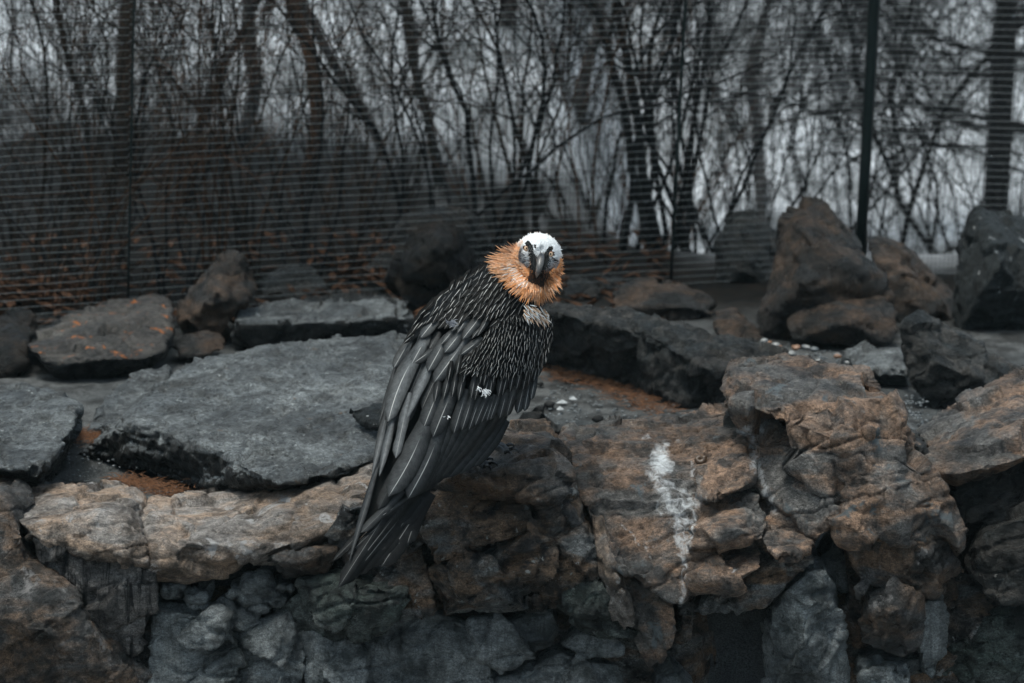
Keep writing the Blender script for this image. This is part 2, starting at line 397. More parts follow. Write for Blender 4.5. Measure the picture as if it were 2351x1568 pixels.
B('slab_boulder', 'sloping grey slab with a crumbling dark face behind the sandy hollow', 'rock slab',
  [[(1250, 690, None, .06), (1420, 702, None, .05), (1560, 742, None, .03), (1250, 712, None, .05), (1430, 745, None, .04), (1540, 782, None, .02),
    (1240, 862, None, -.21), (1390, 885, None, -.21), (1470, 918, None, -.21), (1600, 880, None, -.21)],
   [(1540, 770, None, .02), (1430, 745, None, .04), (1560, 742, None, .03), (1720, 790, None, 0), (1910, 862, None, -.10), (1620, 842, None, -.03), (1700, 872, None, -.08), (1760, 890, None, -.12),
    (1470, 918, None, -.21), (1560, 960, None, -.21), (1650, 965, None, -.21), (1720, 950, None, -.21), (1900, 880, None, -.21)]],
  850, M_FLINT, T=0, vox=.009, amp=.014, fac=8, fk=.20, crack=.009, small=.16)
B('boulder', 'long rounded brown block lying on the sloping grey slab', 'boulder',
  [(1400, 680, .05), (1415, 655, .15), (1500, 655, .2), (1600, 675, .2), (1642, 690, .15), (1640, 718, .05), (1600, 745, 0), (1530, 750, 0), (1450, 722, 0), (1405, 705, 0), (1600, 705, -.03)],
  745, M_BROWN, T=.12, amp=.008)
B('boulder', 'low brown rock at the foot of the pyramid-shaped boulder', 'boulder',
  [(1640, 725, .1), (1690, 713, .15), (1750, 765, .1), (1795, 802, 0), (1700, 805, 0), (1645, 775, 0)], 800, M_BROWN, T=.12, amp=.008)
B('boulder', 'tall pyramid-shaped brown boulder in front of the thick fence post', 'boulder',
  [(1745, 775, 0), (1740, 720, .05), (1790, 600, .15), (1820, 490, .3), (1835, 474, .35), (1880, 475, .35), (1930, 510, .35), (1980, 545, .35), (2010, 590, .3),
   (2048, 660, .15), (2045, 690, .1), (1950, 765, 0), (1850, 795, 0), (1860, 550, .08), (1960, 620, .05), (1840, 650, -.05)], 790, M_BROWN, T=.12, amp=.012, fac=4)
B('boulder', 'leaning grey-brown slab propped beside the pyramid-shaped boulder', 'boulder',
  [(1985, 545, .2), (2010, 538, .3), (2050, 545, .35), (2110, 590, .35), (2160, 640, .35), (2192, 680, .3), (2192, 745, .1), (2130, 752, 0), (2060, 745, 0),
   (2030, 640, .05), (1995, 590, .1), (2080, 625, .03), (2150, 695, .03)], 740, M_BROWN, T=.08, amp=.01)
B('boulder', 'tall blackish boulder speckled with white lichen', 'boulder',
  [(2195, 700, .1), (2205, 640, .1), (2220, 560, .15), (2238, 490, .2), (2250, 474, .25), (2290, 485, .3), (2430, 530, .4), (2440, 765, 0), (2200, 762, 0), (2300, 600, -.1)],
  760, M_DARK, T=.2)
B('boulder', 'smooth rounded log-shaped stone before the pyramid-shaped boulder', 'boulder',
  [(1800, 740, .05), (1830, 715, .1), (1930, 690, .15), (2030, 680, .2), (2060, 700, .15), (2066, 760, .05), (2040, 795, 0), (1900, 797, 0), (1820, 785, 0), (1950, 735, -.05)],
  795, M_BROWN, Y=yg(795) - .12, T=.12, amp=.006, fk=.06)
B('boulder', 'grey rock behind the wire mesh left of the pyramid-shaped boulder'.replace(' left of', ' next to'), 'boulder',
  [(1640, 690, 0), (1650, 560, .1), (1690, 505, .2), (1740, 498, .25), (1795, 550, .2), (1800, 690, 0), (1700, 620, -.05)], 655, M_FLINT, T=.2)
B('boulder', 'dark shark-fin-shaped rock standing beside the tan outcrop', 'boulder',
  [(2070, 800, .05), (2080, 740, .08), (2105, 712, .12), (2150, 735, .15), (2230, 790, .15), (2330, 840, .15), (2430, 890, .1), (2430, 945, 0), (2200, 945, 0), (2120, 938, 0), (2075, 885, 0), (2150, 830, -.05)],
  935, M_FLINT, T=.1, vox=.008, amp=.010)
B('boulder', 'flat grey rock behind the shark-fin-shaped rock', 'boulder',
  [(1930, 800, None, -.10), (1990, 788, None, -.09), (2080, 790, None, -.09), (2090, 855, None, -.11), (1960, 850, None, -.12), (1990, 892, None, -.2), (2090, 900, None, -.2), (1925, 855, None, -.2)], 890, M_GREY, T=0)
for (pts, bp, lab) in [
    ([(590, 650, .1), (640, 615, .15), (720, 620, .2), (760, 660, .1), (700, 690, 0), (600, 690, 0)], 690, 'bluish weathered rock beside the dead leaves under the fence'),
    ([(830, 620, .1), (870, 590, .15), (905, 600, .1), (900, 660, 0), (840, 665, 0)], 665, 'bluish rock touching the big dark brown boulder'),
    ([(740, 680, .1), (800, 662, .2), (900, 668, .2), (905, 690, 0), (750, 695, 0)], 695, 'low grey rock behind the long low block'),
    ([(1285, 665, .1), (1320, 640, .15), (1370, 655, .12), (1385, 690, 0), (1300, 700, 0)], 700, 'rounded dark rock just beyond the vulture\'s nape'),
    ([(1360, 655, .1), (1410, 640, .15), (1450, 655, .12), (1440, 675, 0), (1370, 675, 0)], 675, 'small grey rock behind the long rounded block')]:
    B('boulder', lab, 'boulder', pts, bp, M_FLINT, T=.12, amp=.008)
B('boulder', 'dark rock in the sandy hollow below the vulture\'s breast', 'boulder',
  [(1170, 985, None, -.14), (1200, 945, None, -.1), (1240, 925, None, -.08), (1275, 955, None, -.12), (1310, 995, None, -.17), (1250, 1010, None, -.2), (1160, 1010, None, -.2), (1320, 1005, None, -.2)], 1000, M_FLINT, T=0, vox=.007, amp=.008)
B('boulder', 'dark lump standing in for the shadow gap of the great slab beside the wing', 'boulder',
  [(785, 938, None, .01), (830, 930, None, .02), (900, 925, None, .02), (900, 990, None, -.02), (850, 985, None, -.03), (815, 960, None, -.02)], 960, M_DARK, T=0, vox=.007, amp=.004)  # dark piece put where the slab only has a shadowed notch
# ------------------------------------------------------------------ the cast-rock outcrop the bird perches on
Y0 = 6.80
outcrop = empty('rock_outcrop', (0, Y0, -1.35))
tag(outcrop, 'tan and blackened rock outcrop with streaked overhanging face under the vulture', 'rock outcrop')
def zf(ox, oy, k):      # coordinates read in an enlarged crop
    return lambda pts: [(ox + k * p[0], oy + k * p[1], p[2]) for p in pts]
Z3 = zf(1469.4, 979.6, .2499); Z4 = zf(1861.2, 979.6, .3756); Z5 = zf(1469.4, 980.6, .375); ZC = zf(470.2, 1224.5, .2193)

# droppings: streak lines on the tan slab
DROPS = [
    ([(1517, 1040), (1520, 1075)], 17, 1.15), ([(1502, 1092), (1520, 1125), (1545, 1165), (1560, 1210), (1570, 1260)], 15, .8),
    ([(1505, 1095), (1535, 1112), (1570, 1130), (1585, 1150)], 6, .9), ([(1535, 1150), (1575, 1160), (1612, 1146)], 11, .85),
    ([(1550, 1160), (1565, 1195)], 24, .75), ([(1592, 1170), (1594, 1215), (1580, 1242)], 4, .85), ([(1572, 1215), (1580, 1245)], 5, .8),
    ([(1570, 1260), (1572, 1300), (1570, 1345), (1566, 1400), (1566, 1470)], 6, .75), ([(1590, 1065), (1588, 1088)], 4, .9),
    ([(1425, 1203), (1450, 1225), (1465, 1250), (1500, 1260)], 3, .75), ([(1480, 1258), (1495, 1280)], 3, .7),
    ([(1725, 985), (1730, 1040), (1735, 1080), (1755, 1115), (1770, 1150), (1775, 1170)], 9, .8), ([(1700, 988), (1742, 984)], 9, .9),
    ([(1510, 1170), (1530, 1190)], 4, .65), ([(1478, 1005), (1490, 1000)], 4, .7), ([(1680, 1310), (1690, 1305)], 3, .9), ([(1560, 1015), (1552, 1012)], 4, .6)]
def drop_mask(P):
    px, py = to_px(P); m = np.zeros(len(P))
    jx = 5 * vnoise(P * 45, 3); jy = 5 * vnoise(P * 45 + 50, 4)
    px = px + jx; py = py + jy
    for line, r, k in DROPS:
        for (x0, y0), (x1, y1) in zip(line[:-1], line[1:]):
            dx, dy = x1 - x0, y1 - y0
            t = np.clip(((px - x0) * dx + (py - y0) * dy) / (dx * dx + dy * dy), 0, 1)
            d = np.hypot(px - x0 - t * dx, py - y0 - t * dy)
            m = np.maximum(m, k * .80 * np.clip(1.25 - d / (r * 1.45) * .75, 0, 1))
    return m
def piece(hulls, mat, name='rock', dy=0.0, **kw):
    kw.setdefault('vox', .0055); kw.setdefault('T', .25)
    if mat in (M_SLATE, M_BLACK, M_GREEN, M_DRIP): kw['fk'] = max(kw.get('fk', .13), .13) * 1.5; kw['crack'] = max(kw.get('crack', .010), .012); kw['small'] = .09
    if mat in (M_TANB, M_RUST): kw['fk'] = max(kw.get('fk', .13), .13) * 1.25; kw.setdefault('small', .08)
    if hulls and not isinstance(hulls[0], list): hulls = [hulls]
    if mat in (M_SLATE, M_BLACK, M_GREEN, M_FLINT, M_DRIP):          # neighbouring faces run into each other
        hulls = [[(cx + (q[0] - cx) * 1.015, cy + (q[1] - cy) * 1.015, q[2]) for q in h] for h in hulls for cx, cy in [(sum(q[0] for q in h) / len(h), sum(q[1] for q in h) / len(h))]]
    me, P = rock_mesh(name, hulls, Y0 + dy, **kw)
    if mat is M_TANB or mat is M_TAN: fattr(me, 'dropping', drop_mask(P))
    return link(name, me, mat, outcrop)

# left cap, drip-streaked face, corner
piece([(30, 1148, .25), (90, 1140, .28), (160, 1152, .25), (235, 1140, .25), (270, 1126, .25), (300, 1138, .2), (313, 1165, .15),
       (40, 1200, 0), (70, 1235, -.02), (110, 1260, -.04), (175, 1252, -.06), (240, 1262, -.08), (290, 1275, -.1), (340, 1296, -.1), (334, 1230, -.03), (325, 1172, .12), (210, 1185, -.01), (300, 1180, -.02), (110, 1290, .04), (240, 1300, .0), (335, 1320, -.02)],
      M_TAN, T=.14, amp=.014, fk=.10, crack=.012, smooth=10)
piece([(75, 1235, .06), (130, 1245, .04), (320, 1275, 0), (348, 1300, .0), (362, 1400, .0), (305, 1497, .02), (240, 1472, .02), (170, 1380, .04), (100, 1290, .06), (230, 1370, -.02)],
      M_DRIP, amp=.010, fk=.09, crack=.008, dy=-.065)
piece([[(-60, 1120, .1), (0, 1140, .05), (30, 1172, .0), (45, 1230, -.05), (62, 1290, -.05), (-60, 1350, -.05), (40, 1330, -.06)],
       [(-60, 1290, -.02), (60, 1285, -.05), (130, 1330, -.10), (200, 1420, -.12), (270, 1500, -.10), (340, 1620, -.08), (-60, 1640, -.13), (100, 1450, -.19), (-60, 1400, -.15)],
       [(180, 1545, -.05), (240, 1505, -.1), (330, 1540, -.06), (400, 1640, -.05), (160, 1640, -.12)]],
      M_RUST, amp=.02, fk=.12, crack=.007)
piece([(325, 1440, .04), (365, 1400, .02), (375, 1480, .0), (420, 1640, .0), (300, 1640, .0), (290, 1500, .02)], M_RUST, amp=.012)
# long central cap
piece([[(312, 1172, .2), (314, 1188, .1), (340, 1330, .0), (430, 1330, .0), (520, 1315, .0), (400, 1178, .3), (470, 1158, .35), (560, 1138, .4), (640, 1143, .35),
        (330, 1250, -.02), (347, 1308, -.06), (420, 1300, -.06), (500, 1292, -.08), (560, 1265, -.05), (620, 1250, -.05), (480, 1200, .1), (420, 1250, -.07)],
       [(560, 1138, .4), (640, 1133, .35), (720, 1098, .4), (790, 1072, .4), (850, 1052, .4), (930, 1045, .4),
        (540, 1288, -.06), (600, 1272, -.06), (700, 1240, -.04), (780, 1190, .0), (850, 1160, .02), (930, 1150, .05), (640, 1180, .05), (700, 1180, .03), (620, 1300, .0), (740, 1255, .02), (850, 1190, .05)]],
      M_TAN, T=.14, smooth=10, amp=.018, fac=6, fk=.12, crack=.012, strata=(.15, .25, .1))
piece([(600, 1275, -.0), (640, 1292, -.03), (720, 1255, -.03), (775, 1262, -.01), (745, 1312, 0), (650, 1335, .02), (700, 1290, -.05)], M_RUST, T=.15, amp=.008, dy=-.04)
piece([(740, 1230, .03), (800, 1170, .05), (860, 1150, .06), (950, 1160, .06), (960, 1230, .04), (860, 1290, .04), (790, 1300, .05)], M_BLACK, T=.2, dy=-.06)
# cobbled pocket below the cap
for cx, cy, rx, ry in [(610, 450, 95, 75), (580, 630, 125, 95), (570, 805, 130, 75), (780, 725, 85, 65), (380, 885, 135, 110), (195, 910, 85, 115), (580, 1135, 115, 65), (930, 1050, 125, 85),
                       (780, 580, 70, 50), (-90, 690, 120, 85), (-310, 610, 100, 90), (330, 620, 60, 40), (60, 1030, 110, 70), (-300, 430, 110, 60), (330, 1030, 110, 60)]:
    rx *= 1.35; ry *= 1.25
    pts = [(cx + rx * math.cos(t) * random.uniform(.8, 1.15), cy + ry * math.sin(t) * random.uniform(.8, 1.15), .0) for t in np.arange(random.random(), 6.28, .8)]
    pts += [(cx + rx * random.uniform(.4, .8) * math.cos(t), cy + ry * random.uniform(.3, .7) * math.sin(t), -.014) for t in (.3, 1.9, 3.3, 4.9)]
    piece([(p[0], p[1], p[2] + .03) for p in ZC(pts)], M_SLATE, T=.10, amp=.010, fac=15, fk=.22, crack=.004, vox=.0045, dy=-.052, smooth=2)
# lower grey blocks
piece([(345, 1392, .03), (410, 1402, .0), (500, 1412, .0), (530, 1440, -.02), (548, 1492, -.02), (420, 1565, -.02), (350, 1640, -.02), (330, 1480, .02)], M_SLATE, fk=.08, dy=-.055)
piece([(420, 1570, -.0), (545, 1500, -.01), (560, 1560, -.03), (520, 1640, -.04), (400, 1640, -.02)], M_SLATE, dy=-.055)
piece([(540, 1470, .03), (620, 1450, .02), (700, 1440, .01), (700, 1540, -.01), (690, 1640, -.02), (520, 1640, -.01), (560, 1530, .01)], M_SLATE, fk=.12, dy=-.055)
piece([(690, 1450, .02), (760, 1470, .0), (830, 1475, -.0), (850, 1640, -.03), (690, 1640, -.02), (760, 1540, -.03)], M_SLATE, fk=.10, dy=-.055)
piece([(690, 1340, .0), (790, 1330, -.03), (870, 1350, -.04), (955, 1375, -.03), (880, 1440, -.03), (815, 1475, -.02), (740, 1472, .0), (685, 1430, .02), (800, 1400, -.07)], M_GREEN, fk=.16, dy=-.055)
piece([(620, 1400, .04), (690, 1370, .03), (740, 1440, .02), (660, 1470, .02)], M_GREEN, dy=-.055)
# behind the tail
piece([(760, 1250, .08), (860, 1200, .08), (960, 1200, .05), (988, 1300, .03), (992, 1392, .0), (930, 1425, .02), (860, 1412, .02), (770, 1345, .06)], M_BLACK, fk=.14, dy=-.055)
# perch head, plate and knobbly body
piece([(950, 1095, .15), (1090, 1046, .18), (1130, 1018, .25), (1200, 998, .3), (1255, 990, .3), (1280, 1003, .25), (1300, 1040, .1), (1312, 1080, -.03), (1313, 1130, -.06), (1290, 1162, -.05),
       (1230, 1152, -.08), (1120, 1112, -.05), (1050, 1092, -.02), (960, 1130, .1), (1200, 1060, -.05), (1270, 1040, .0)],
      M_RUST, T=.15, amp=.012, fac=8, fk=.14, crack=.008)
piece([(950, 1190, .0), (960, 1150, .04), (1050, 1130, .06), (1250, 1160, .02), (1268, 1200, -.03), (1185, 1232, -.08), (1100, 1262, -.1), (990, 1277, -.1), (965, 1235, -.06)],
      M_BLACK, amp=.006, fac=5, fk=.06, crack=.004)
piece([[(985, 1278, -.04), (1100, 1266, -.06), (1250, 1195, -.05), (1320, 1180, -.04), (1350, 1220, -.04), (1366, 1270, -.06), (1360, 1330, -.06), (1310, 1382, -.04),
        (1180, 1412, -.06), (1070, 1402, -.04), (1000, 1392, -.03), (985, 1330, -.04), (1180, 1320, -.13), (1080, 1350, -.1)],
       [(1230, 1150, .0), (1310, 1120, .04), (1340, 1160, .02), (1350, 1220, -.04), (1260, 1230, -.05)]],
      M_BLACK, amp=.02, fac=9, fk=.2, crack=.009, small=.16)
piece([(1280, 1130, .05), (1315, 1120, .06), (1345, 1180, .03), (1362, 1250, .0), (1330, 1230, -.05), (1290, 1180, -.03)], M_TANB, T=.15)
# smooth wall blocks under it
piece([(800, 1462, .03), (890, 1408, .04), (1000, 1396, .03), (1080, 1430, .02), (1110, 1470, .01), (1126, 1560, .0), (1100, 1640, .0), (790, 1640, .01)], M_SLATE, amp=.006, fac=4, fk=.06, dy=-.055)
piece([(1075, 1430, .03), (1180, 1405, .04), (1262, 1388, .03), (1292, 1450, .0), (1272, 1492, -.01), (1150, 1542, -.01), (1110, 1512, .0)], M_SLATE, amp=.006, fac=5, fk=.06, dy=-.055)
piece([(1090, 1580, .01), (1180, 1545, .01), (1290, 1500, .01), (1420, 1525, .0), (1460, 1640, -.02), (1080, 1640, -.02)], M_SLATE, amp=.012, fk=.12, dy=-.055)
piece([(1285, 1485, .02), (1330, 1455, .02), (1430, 1462, .0), (1430, 1505, -.01), (1340, 1522, -.01)], M_SLATE, amp=.008, dy=-.055)
piece([(1255, 1392, .02), (1300, 1370, -.0), (1360, 1340, -.02), (1400, 1360, -.03), (1452, 1430, -.03), (1442, 1472, -.0), (1330, 1458, .01), (1360, 1410, -.05)], M_GREEN, fk=.16, dy=-.055)
# tan slab with the white droppings
piece([[(1285, 1003, .3), (1380, 998, .32), (1500, 1018, .3), (1560, 983, .38), (1680, 958, .45), (1745, 958, .45), (1765, 1050, .25), (1745, 1130, .1), (1640, 1175, .05),
        (1622, 1250, -.04), (1592, 1310, -.09), (1562, 1392, -.14), (1530, 1382, -.14), (1470, 1322, -.14), (1400, 1302, -.11), (1375, 1262, -.08), (1348, 1180, .0), (1318, 1080, .12)]],
      M_TANB, T=.2, amp=.010, fac=5, fk=.13, crack=.012, strata=(.7, .5, .2))
piece([(1355, 1180, .0), (1385, 1185, -.03), (1402, 1290, -.12), (1440, 1380, -.13), (1462, 1440, -.11), (1432, 1455, -.09), (1388, 1375, -.07), (1368, 1280, -.06)], M_TAN, T=.1, amp=.006)
piece([(1395, 1312, -.03), (1470, 1332, -.08), (1548, 1400, -.10), (1556, 1450, -.08), (1522, 1515, -.06), (1490, 1535, -.04), (1440, 1455, -.05), (1400, 1372, -.04)], M_TANB, T=.15)
piece([(1555, 1290, .0), (1605, 1300, .0), (1602, 1420, -.02), (1590, 1480, -.01), (1556, 1470, -.01)], M_BLACK, T=.2, amp=.006)
# wedges
piece([(1622, 1142, -.02), (1724, 1112, .02), (1724, 1067, .1), (1700, 1035, .2), (1609, 1075, .13), (1585, 1128, .03), (1640, 1152, -.03), (1660, 1130, -.02)], M_TANB, T=.12, fk=.1)
piece(Z3([(430, 1105, -.09), (580, 1045, -.11), (750, 800, -.02), (1000, 585, .06), (1130, 605, .05), (1195, 850, -.02), (1145, 1045, -.10), (1050, 1020, -.12), (900, 925, -.13), (740, 960, -.13), (600, 1110, -.12), (450, 1150, -.08), (900, 880, -.11)]), M_TANB, T=.12, amp=.007, fac=5, fk=.08)
piece(Z3([(440, 1395, -.12), (700, 1130, -.03), (900, 1060, -.02), (1140, 1140, -.04), (1110, 1290, -.12), (900, 1480, -.14), (880, 1390, -.16), (600, 1375, -.15), (450, 1560, -.1), (880, 1500, -.12)]), M_TANB, T=.15, amp=.007, fac=5, fk=.08)
piece(Z3([(1120, 1045, -.09), (1190, 895, -.02), (1400, 965, -.03), (1560, 1080, -.06), (1620, 1100, -.06), (1420, 1205, -.13), (1300, 1235, -.13), (1180, 1130, -.12)]), M_TANB, T=.12, amp=.006)
piece(Z3([(1050, -20, .35), (1200, -60, .3), (1650, 200, .1), (1860, 330, .03), (1910, 450, .0), (1830, 720, -.03), (1700, 1000, -.07), (1610, 1085, -.07), (1540, 1000, -.03), (1380, 800, .0), (1480, 560, .03), (1150, 620, .1), (1060, 560, .1)]), M_TANB, T=.12, amp=.010, fac=5, fk=.16, crack=.012)
piece(Z3([(860, 1490, -.08), (1150, 1300, -.06), (1400, 1205, -.08), (1580, 1230, -.06), (1570, 1300, -.06), (1400, 1450, -.08), (1150, 1620, -.06), (780, 1680, -.04), (500, 1700, -.03), (700, 1560, -.08)]), M_BLACK, T=.15, fk=.16)
# overhanging head rock
piece([[(1649, 890, .35), (1672, 842, .45), (1732, 842, .5), (1844, 837, .55), (1957, 857, .5), (2030, 885, .35), (2062, 947, .25),
        (1655, 930, .22), (1672, 946, .2), (1690, 925, .12), (1760, 935, .1), (1800, 965, .08), (1900, 975, .02), (2000, 995, .0)],
       [(1790, 960, .06), (1900, 920, .06), (2040, 910, .2), (2062, 947, .2), (2078, 1000, .1), (2092, 1062, .05), (2060, 1150, -.03), (1950, 1190, -.06), (1870, 1120, -.02), (1800, 1040, .05), (1930, 1010, -.04)]],
      M_TANB, T=.12, amp=.016, fac=5, fk=.20, crack=.016)
piece([(1655, 985, .38), (1670, 930, .42), (1820, 930, .4), (1830, 990, .35)], M_DARK, T=.1)
# column on the far side of the cleft
piece(Z4([(190, 205, -.02), (560, 165, .0), (700, 255, .0), (795, 450, -.02), (855, 690, -.03), (600, 760, -.1), (220, 660, -.06), (205, 400, -.05), (450, 400, -.11)]), M_TANB, amp=.010, fac=5, fk=.20, crack=.012)
piece(Z4([(210, 640, -.02), (520, 650, -.08), (850, 690, -.02), (960, 890, -.0), (820, 1045, -.02), (650, 990, -.08), (300, 1000, -.05), (220, 820, -.02), (600, 850, -.11)]), M_RUST, amp=.010, fac=6, fk=.22, crack=.012)
piece(Z4([(300, 990, -.05), (520, 975, -.10), (680, 1000, -.09), (700, 1200, -.08), (660, 1385, -.08), (430, 1365, -.1), (300, 1320, -.07), (480, 1150, -.14)]), M_RUST, amp=.012, fk=.14)
piece(Z4([(690, 1060, -.04), (820, 1040, -.02), (865, 1200, -.02), (860, 1400, -.03), (750, 1560, -.04), (680, 1520, -.05), (665, 1350, -.06)]), M_SLATE, amp=.008)
piece(Z4([(310, 1480, -.08), (440, 1470, -.1), (610, 1510, -.1), (620, 1640, -.1), (310, 1640, -.1)]), M_SLATE, amp=.006)
piece(Z4([(480, 1420, .0), (680, 1400, .0), (690, 1520, -.01), (500, 1510, -.01)]), M_SLATE, amp=.006)
# rock beyond the cleft on that side
piece(Z4([(690, 100, .35), (760, 60, .4), (900, -20, .45), (1340, -300, .6), (1420, -320, .6), (1420, 150, .0), (1180, 230, -.02), (900, 292, .0), (760, 280, .05), (720, 200, .1), (1050, 60, .12), (1180, 300, .06), (900, 360, .08), (1420, 230, .08)]), M_TANB, T=.15, amp=.014, fac=4, fk=.08, small=.04)
piece(Z4([(770, 280, .12), (1180, 220, .06), (1420, 160, .05), (1420, 520, .0), (1080, 610, .02), (950, 700, .06), (850, 620, .1)]), M_FLINT, T=.2, fk=.16)
piece(Z4([(1070, 650, -.06), (1420, 480, -.08), (1420, 1050, -.1), (1180, 1085, -.1), (1050, 970, -.06), (960, 860, -.0), (1000, 740, -.0)]), M_FLINT, T=.2, fk=.14)
piece(Z4([(860, 1300, .1), (1000, 1200, .1), (1180, 1160, .03), (1420, 1080, .0), (1420, 1700, -.05), (860, 1700, .05)]), M_GREEN, T=.15, fk=.2)
piece(Z4([(560, 50, .25), (640, 90, .2), (742, 150, .15), (725, 215, .12), (650, 190, .12), (590, 140, .15), (650, 120, .1)]), M_FLINT, T=.2, amp=.006)
piece(Z4([(690, 170, .3), (800, 300, .25), (900, 600, .2), (960, 880, .15), (760, 700, .2), (740, 400, .22)]), M_DARK, T=.3, amp=.008)
# lower pillar beside the dark cleft
piece(Z5([(790, 1640, .0), (830, 1480, .0), (880, 1300, -.02), (800, 1150, .03), (930, 1020, -.02), (1040, 900, -.02), (1150, 860, .0), (1225, 960, .02), (1260, 1250, .0), (1275, 1640, .0), (1000, 1300, -.08)]), M_SLATE, T=.2, amp=.014, fk=.14, dy=-.055)
piece(Z5([(1040, 880, .02), (1230, 650, .05), (1270, 700, .06), (1260, 1000, .1), (1180, 900, .05)]), M_SLATE, T=.1, amp=.006)
piece(Z5([(90, 1350, .02), (190, 1400, -.0), (330, 1640, -.02), (60, 1640, -.02)]), M_SLATE, T=.2)
# shallow rock between the wedges and behind the column
piece([(1560, 1240, .04), (1600, 1090, .16), (1760, 1050, .24), (1900, 1010, .2), (1900, 1180, .04), (1800, 1290, .0), (1640, 1350, .0)], M_TANB, T=.15, fac=5, fk=.16)
piece([(1880, 1010, .1), (2060, 1000, .15), (2180, 1250, .08), (2200, 1400, .05), (1960, 1500, .02), (1930, 1250, .04)], M_RUST, T=.15, fac=5, fk=.16)
piece([(940, 1150, .1), (1290, 1140, .1), (1350, 1300, .04), (1250, 1400, .03), (990, 1390, .03)], M_BLACK, T=.15)
# body of the outcrop behind all of them
def backing():
    xs = np.linspace(-1.75, 1.75, 300); zs = np.linspace(-1.36, -.30, 110)
    X, Zv = np.meshgrid(xs, zs)
    V = np.stack([X.ravel(), Y0 + .05 + .30 * np.exp(-((X.ravel() - .575 - .05 * np.sin(9 * Zv.ravel())) / .10) ** 2) * np.clip((-.33 - Zv.ravel()) / .08, 0, 1) + .12 * np.clip((Zv.ravel() + .40) / .08, 0, 1), Zv.ravel()], 1)
    V[:, 1] += .03 * fbm(V * 4, 4, 71) + .02 * facets(V * 5, 77)
    nx, ny = len(xs), len(zs)
    F = [(j * nx + i, j * nx + i + 1, (j + 1) * nx + i + 1, (j + 1) * nx + i) for j in range(ny - 1) for i in range(nx - 1)]
    n0 = len(V); top = np.arange((ny - 1) * nx, ny * nx)
    B_ = V[top].copy(); B_[:, 1] += .35; B_[:, 2] -= .02
    V = np.concatenate([V, B_]); F += [(int(top[i]), int(top[i + 1]), n0 + i + 1, n0 + i) for i in range(nx - 1)]
    link('core', mesh_np('core', V, F), M_BLACK, outcrop)
backing()
# ------------------------------------------------------------------ tubes
def tube(V, F, pts, rads, sides=5):
    """append a tapered tube through pts"""
    n = len(pts); b = len(V)
    prev = None
    for i in range(n):
        t = (pts[min(i + 1, n - 1)] - pts[max(i - 1, 0)]); t = t / (np.linalg.norm(t) + 1e-9)
        ref = np.array([0., 0., 1.]) if abs(t[2]) < .9 else np.array([1., 0., 0.])
        u = np.cross(t, ref); u /= np.linalg.norm(u) + 1e-9; w = np.cross(t, u)
        for k in range(sides):
            a = 6.28318 * k / sides
            V.append(pts[i] + rads[i] * (math.cos(a) * u + math.sin(a) * w))
    for i in range(n - 1):
        for k in range(sides):
            k2 = (k + 1) % sides
            F.append((b + i * sides + k, b + i * sides + k2, b + (i + 1) * sides + k2, b + (i + 1) * sides + k))
    F.append(tuple(b + k for k in range(sides))[::-1]); F.append(tuple(b + (n - 1) * sides + k for k in range(sides)))

# ------------------------------------------------------------------ wire fence
M_WIRE = NT('galvanised_wire'); M_WIRE = M_WIRE.done((.18, .20, .205), .4, None, .4)
M_WIREV = NT('shaded_wire').done((.016, .02, .021), .5, None, .2)  # upright wires coloured darker, as only the level ones catch top light
M_POST = plain_mat('dark_green_post_paint', (.008, .014, .014), .5, .2, .3, 14)
fence = empty('wire_fence', (0, 9.5, GROUND))
tag(fence, 'welded wire mesh fence with dark posts behind the boulders', 'fence')
FL = [(-90, 783), (292, 753), (1537, 668), (1970, 640), (2480, 655)]
FP = [at_z(px, py) for px, py in FL]
HT = 2.3
def panel(a, b, dz):
    V, F = [], []
    L = (b - a).length; nrm = np.array([-(b - a).y, (b - a).x, 0]) / L; d = np.array(b - a) / L; a0 = np.array([a.x, a.y, GROUND])
    lean = np.array([.035, 0, 1.0])
    bulge = lambda s, z: .010 * math.sin(3.1 * s / L) * math.sin(2.2 * z) + .003 * math.sin(9 * s + 5 * z)
    nseg = max(6, int(L / .12))
    for i in range(int(HT / .0256)):
        z = .02 + i * .0256 + dz
        pts = [a0 + d * (L * k / nseg) + lean * (z + .0012 * math.sin(17 * k * L / nseg + i)) + nrm * bulge(L * k / nseg, z) for k in range(nseg + 1)]
        tube(V, F, pts, [.0009] * len(pts), 4)
    nh = len(F)
    for j in range(int(L / .0152)):
        s = .006 + j * .0152
        pts = [a0 + d * s + lean * (HT * k / 10) + nrm * (bulge(s, HT * k / 10) - .0016) for k in range(11)]
        tube(V, F, pts, [.0006] * len(pts), 4)
    me = mesh_np('mesh_panel', V, F); me.materials.append(M_WIRE); me.materials.append(M_WIREV)
    mi = np.zeros(len(me.polygons), dtype=np.int32); mi[nh:] = 1; me.polygons.foreach_set('material_index', mi)
    o = link('mesh_panel', me, None, fence); o['kind'] = 'stuff'
for i in range(4): panel(FP[i], FP[i + 1], (.0, .008, .003, .012)[i])
for i, r in ((1, .0042), (2, .006), (3, .021)):
    V, F = [], []
    p = np.array([FP[i].x, FP[i].y - .012, GROUND - .05]); ln = {1: .048, 2: .04, 3: .03}[i]
    tube(V, F, [p + np.array([ln * z, 0, z]) for z in np.linspace(0, HT + .1, 6)], [r] * 6, 12)
    link('post', mesh_np('post', V, F), M_POST, fence)
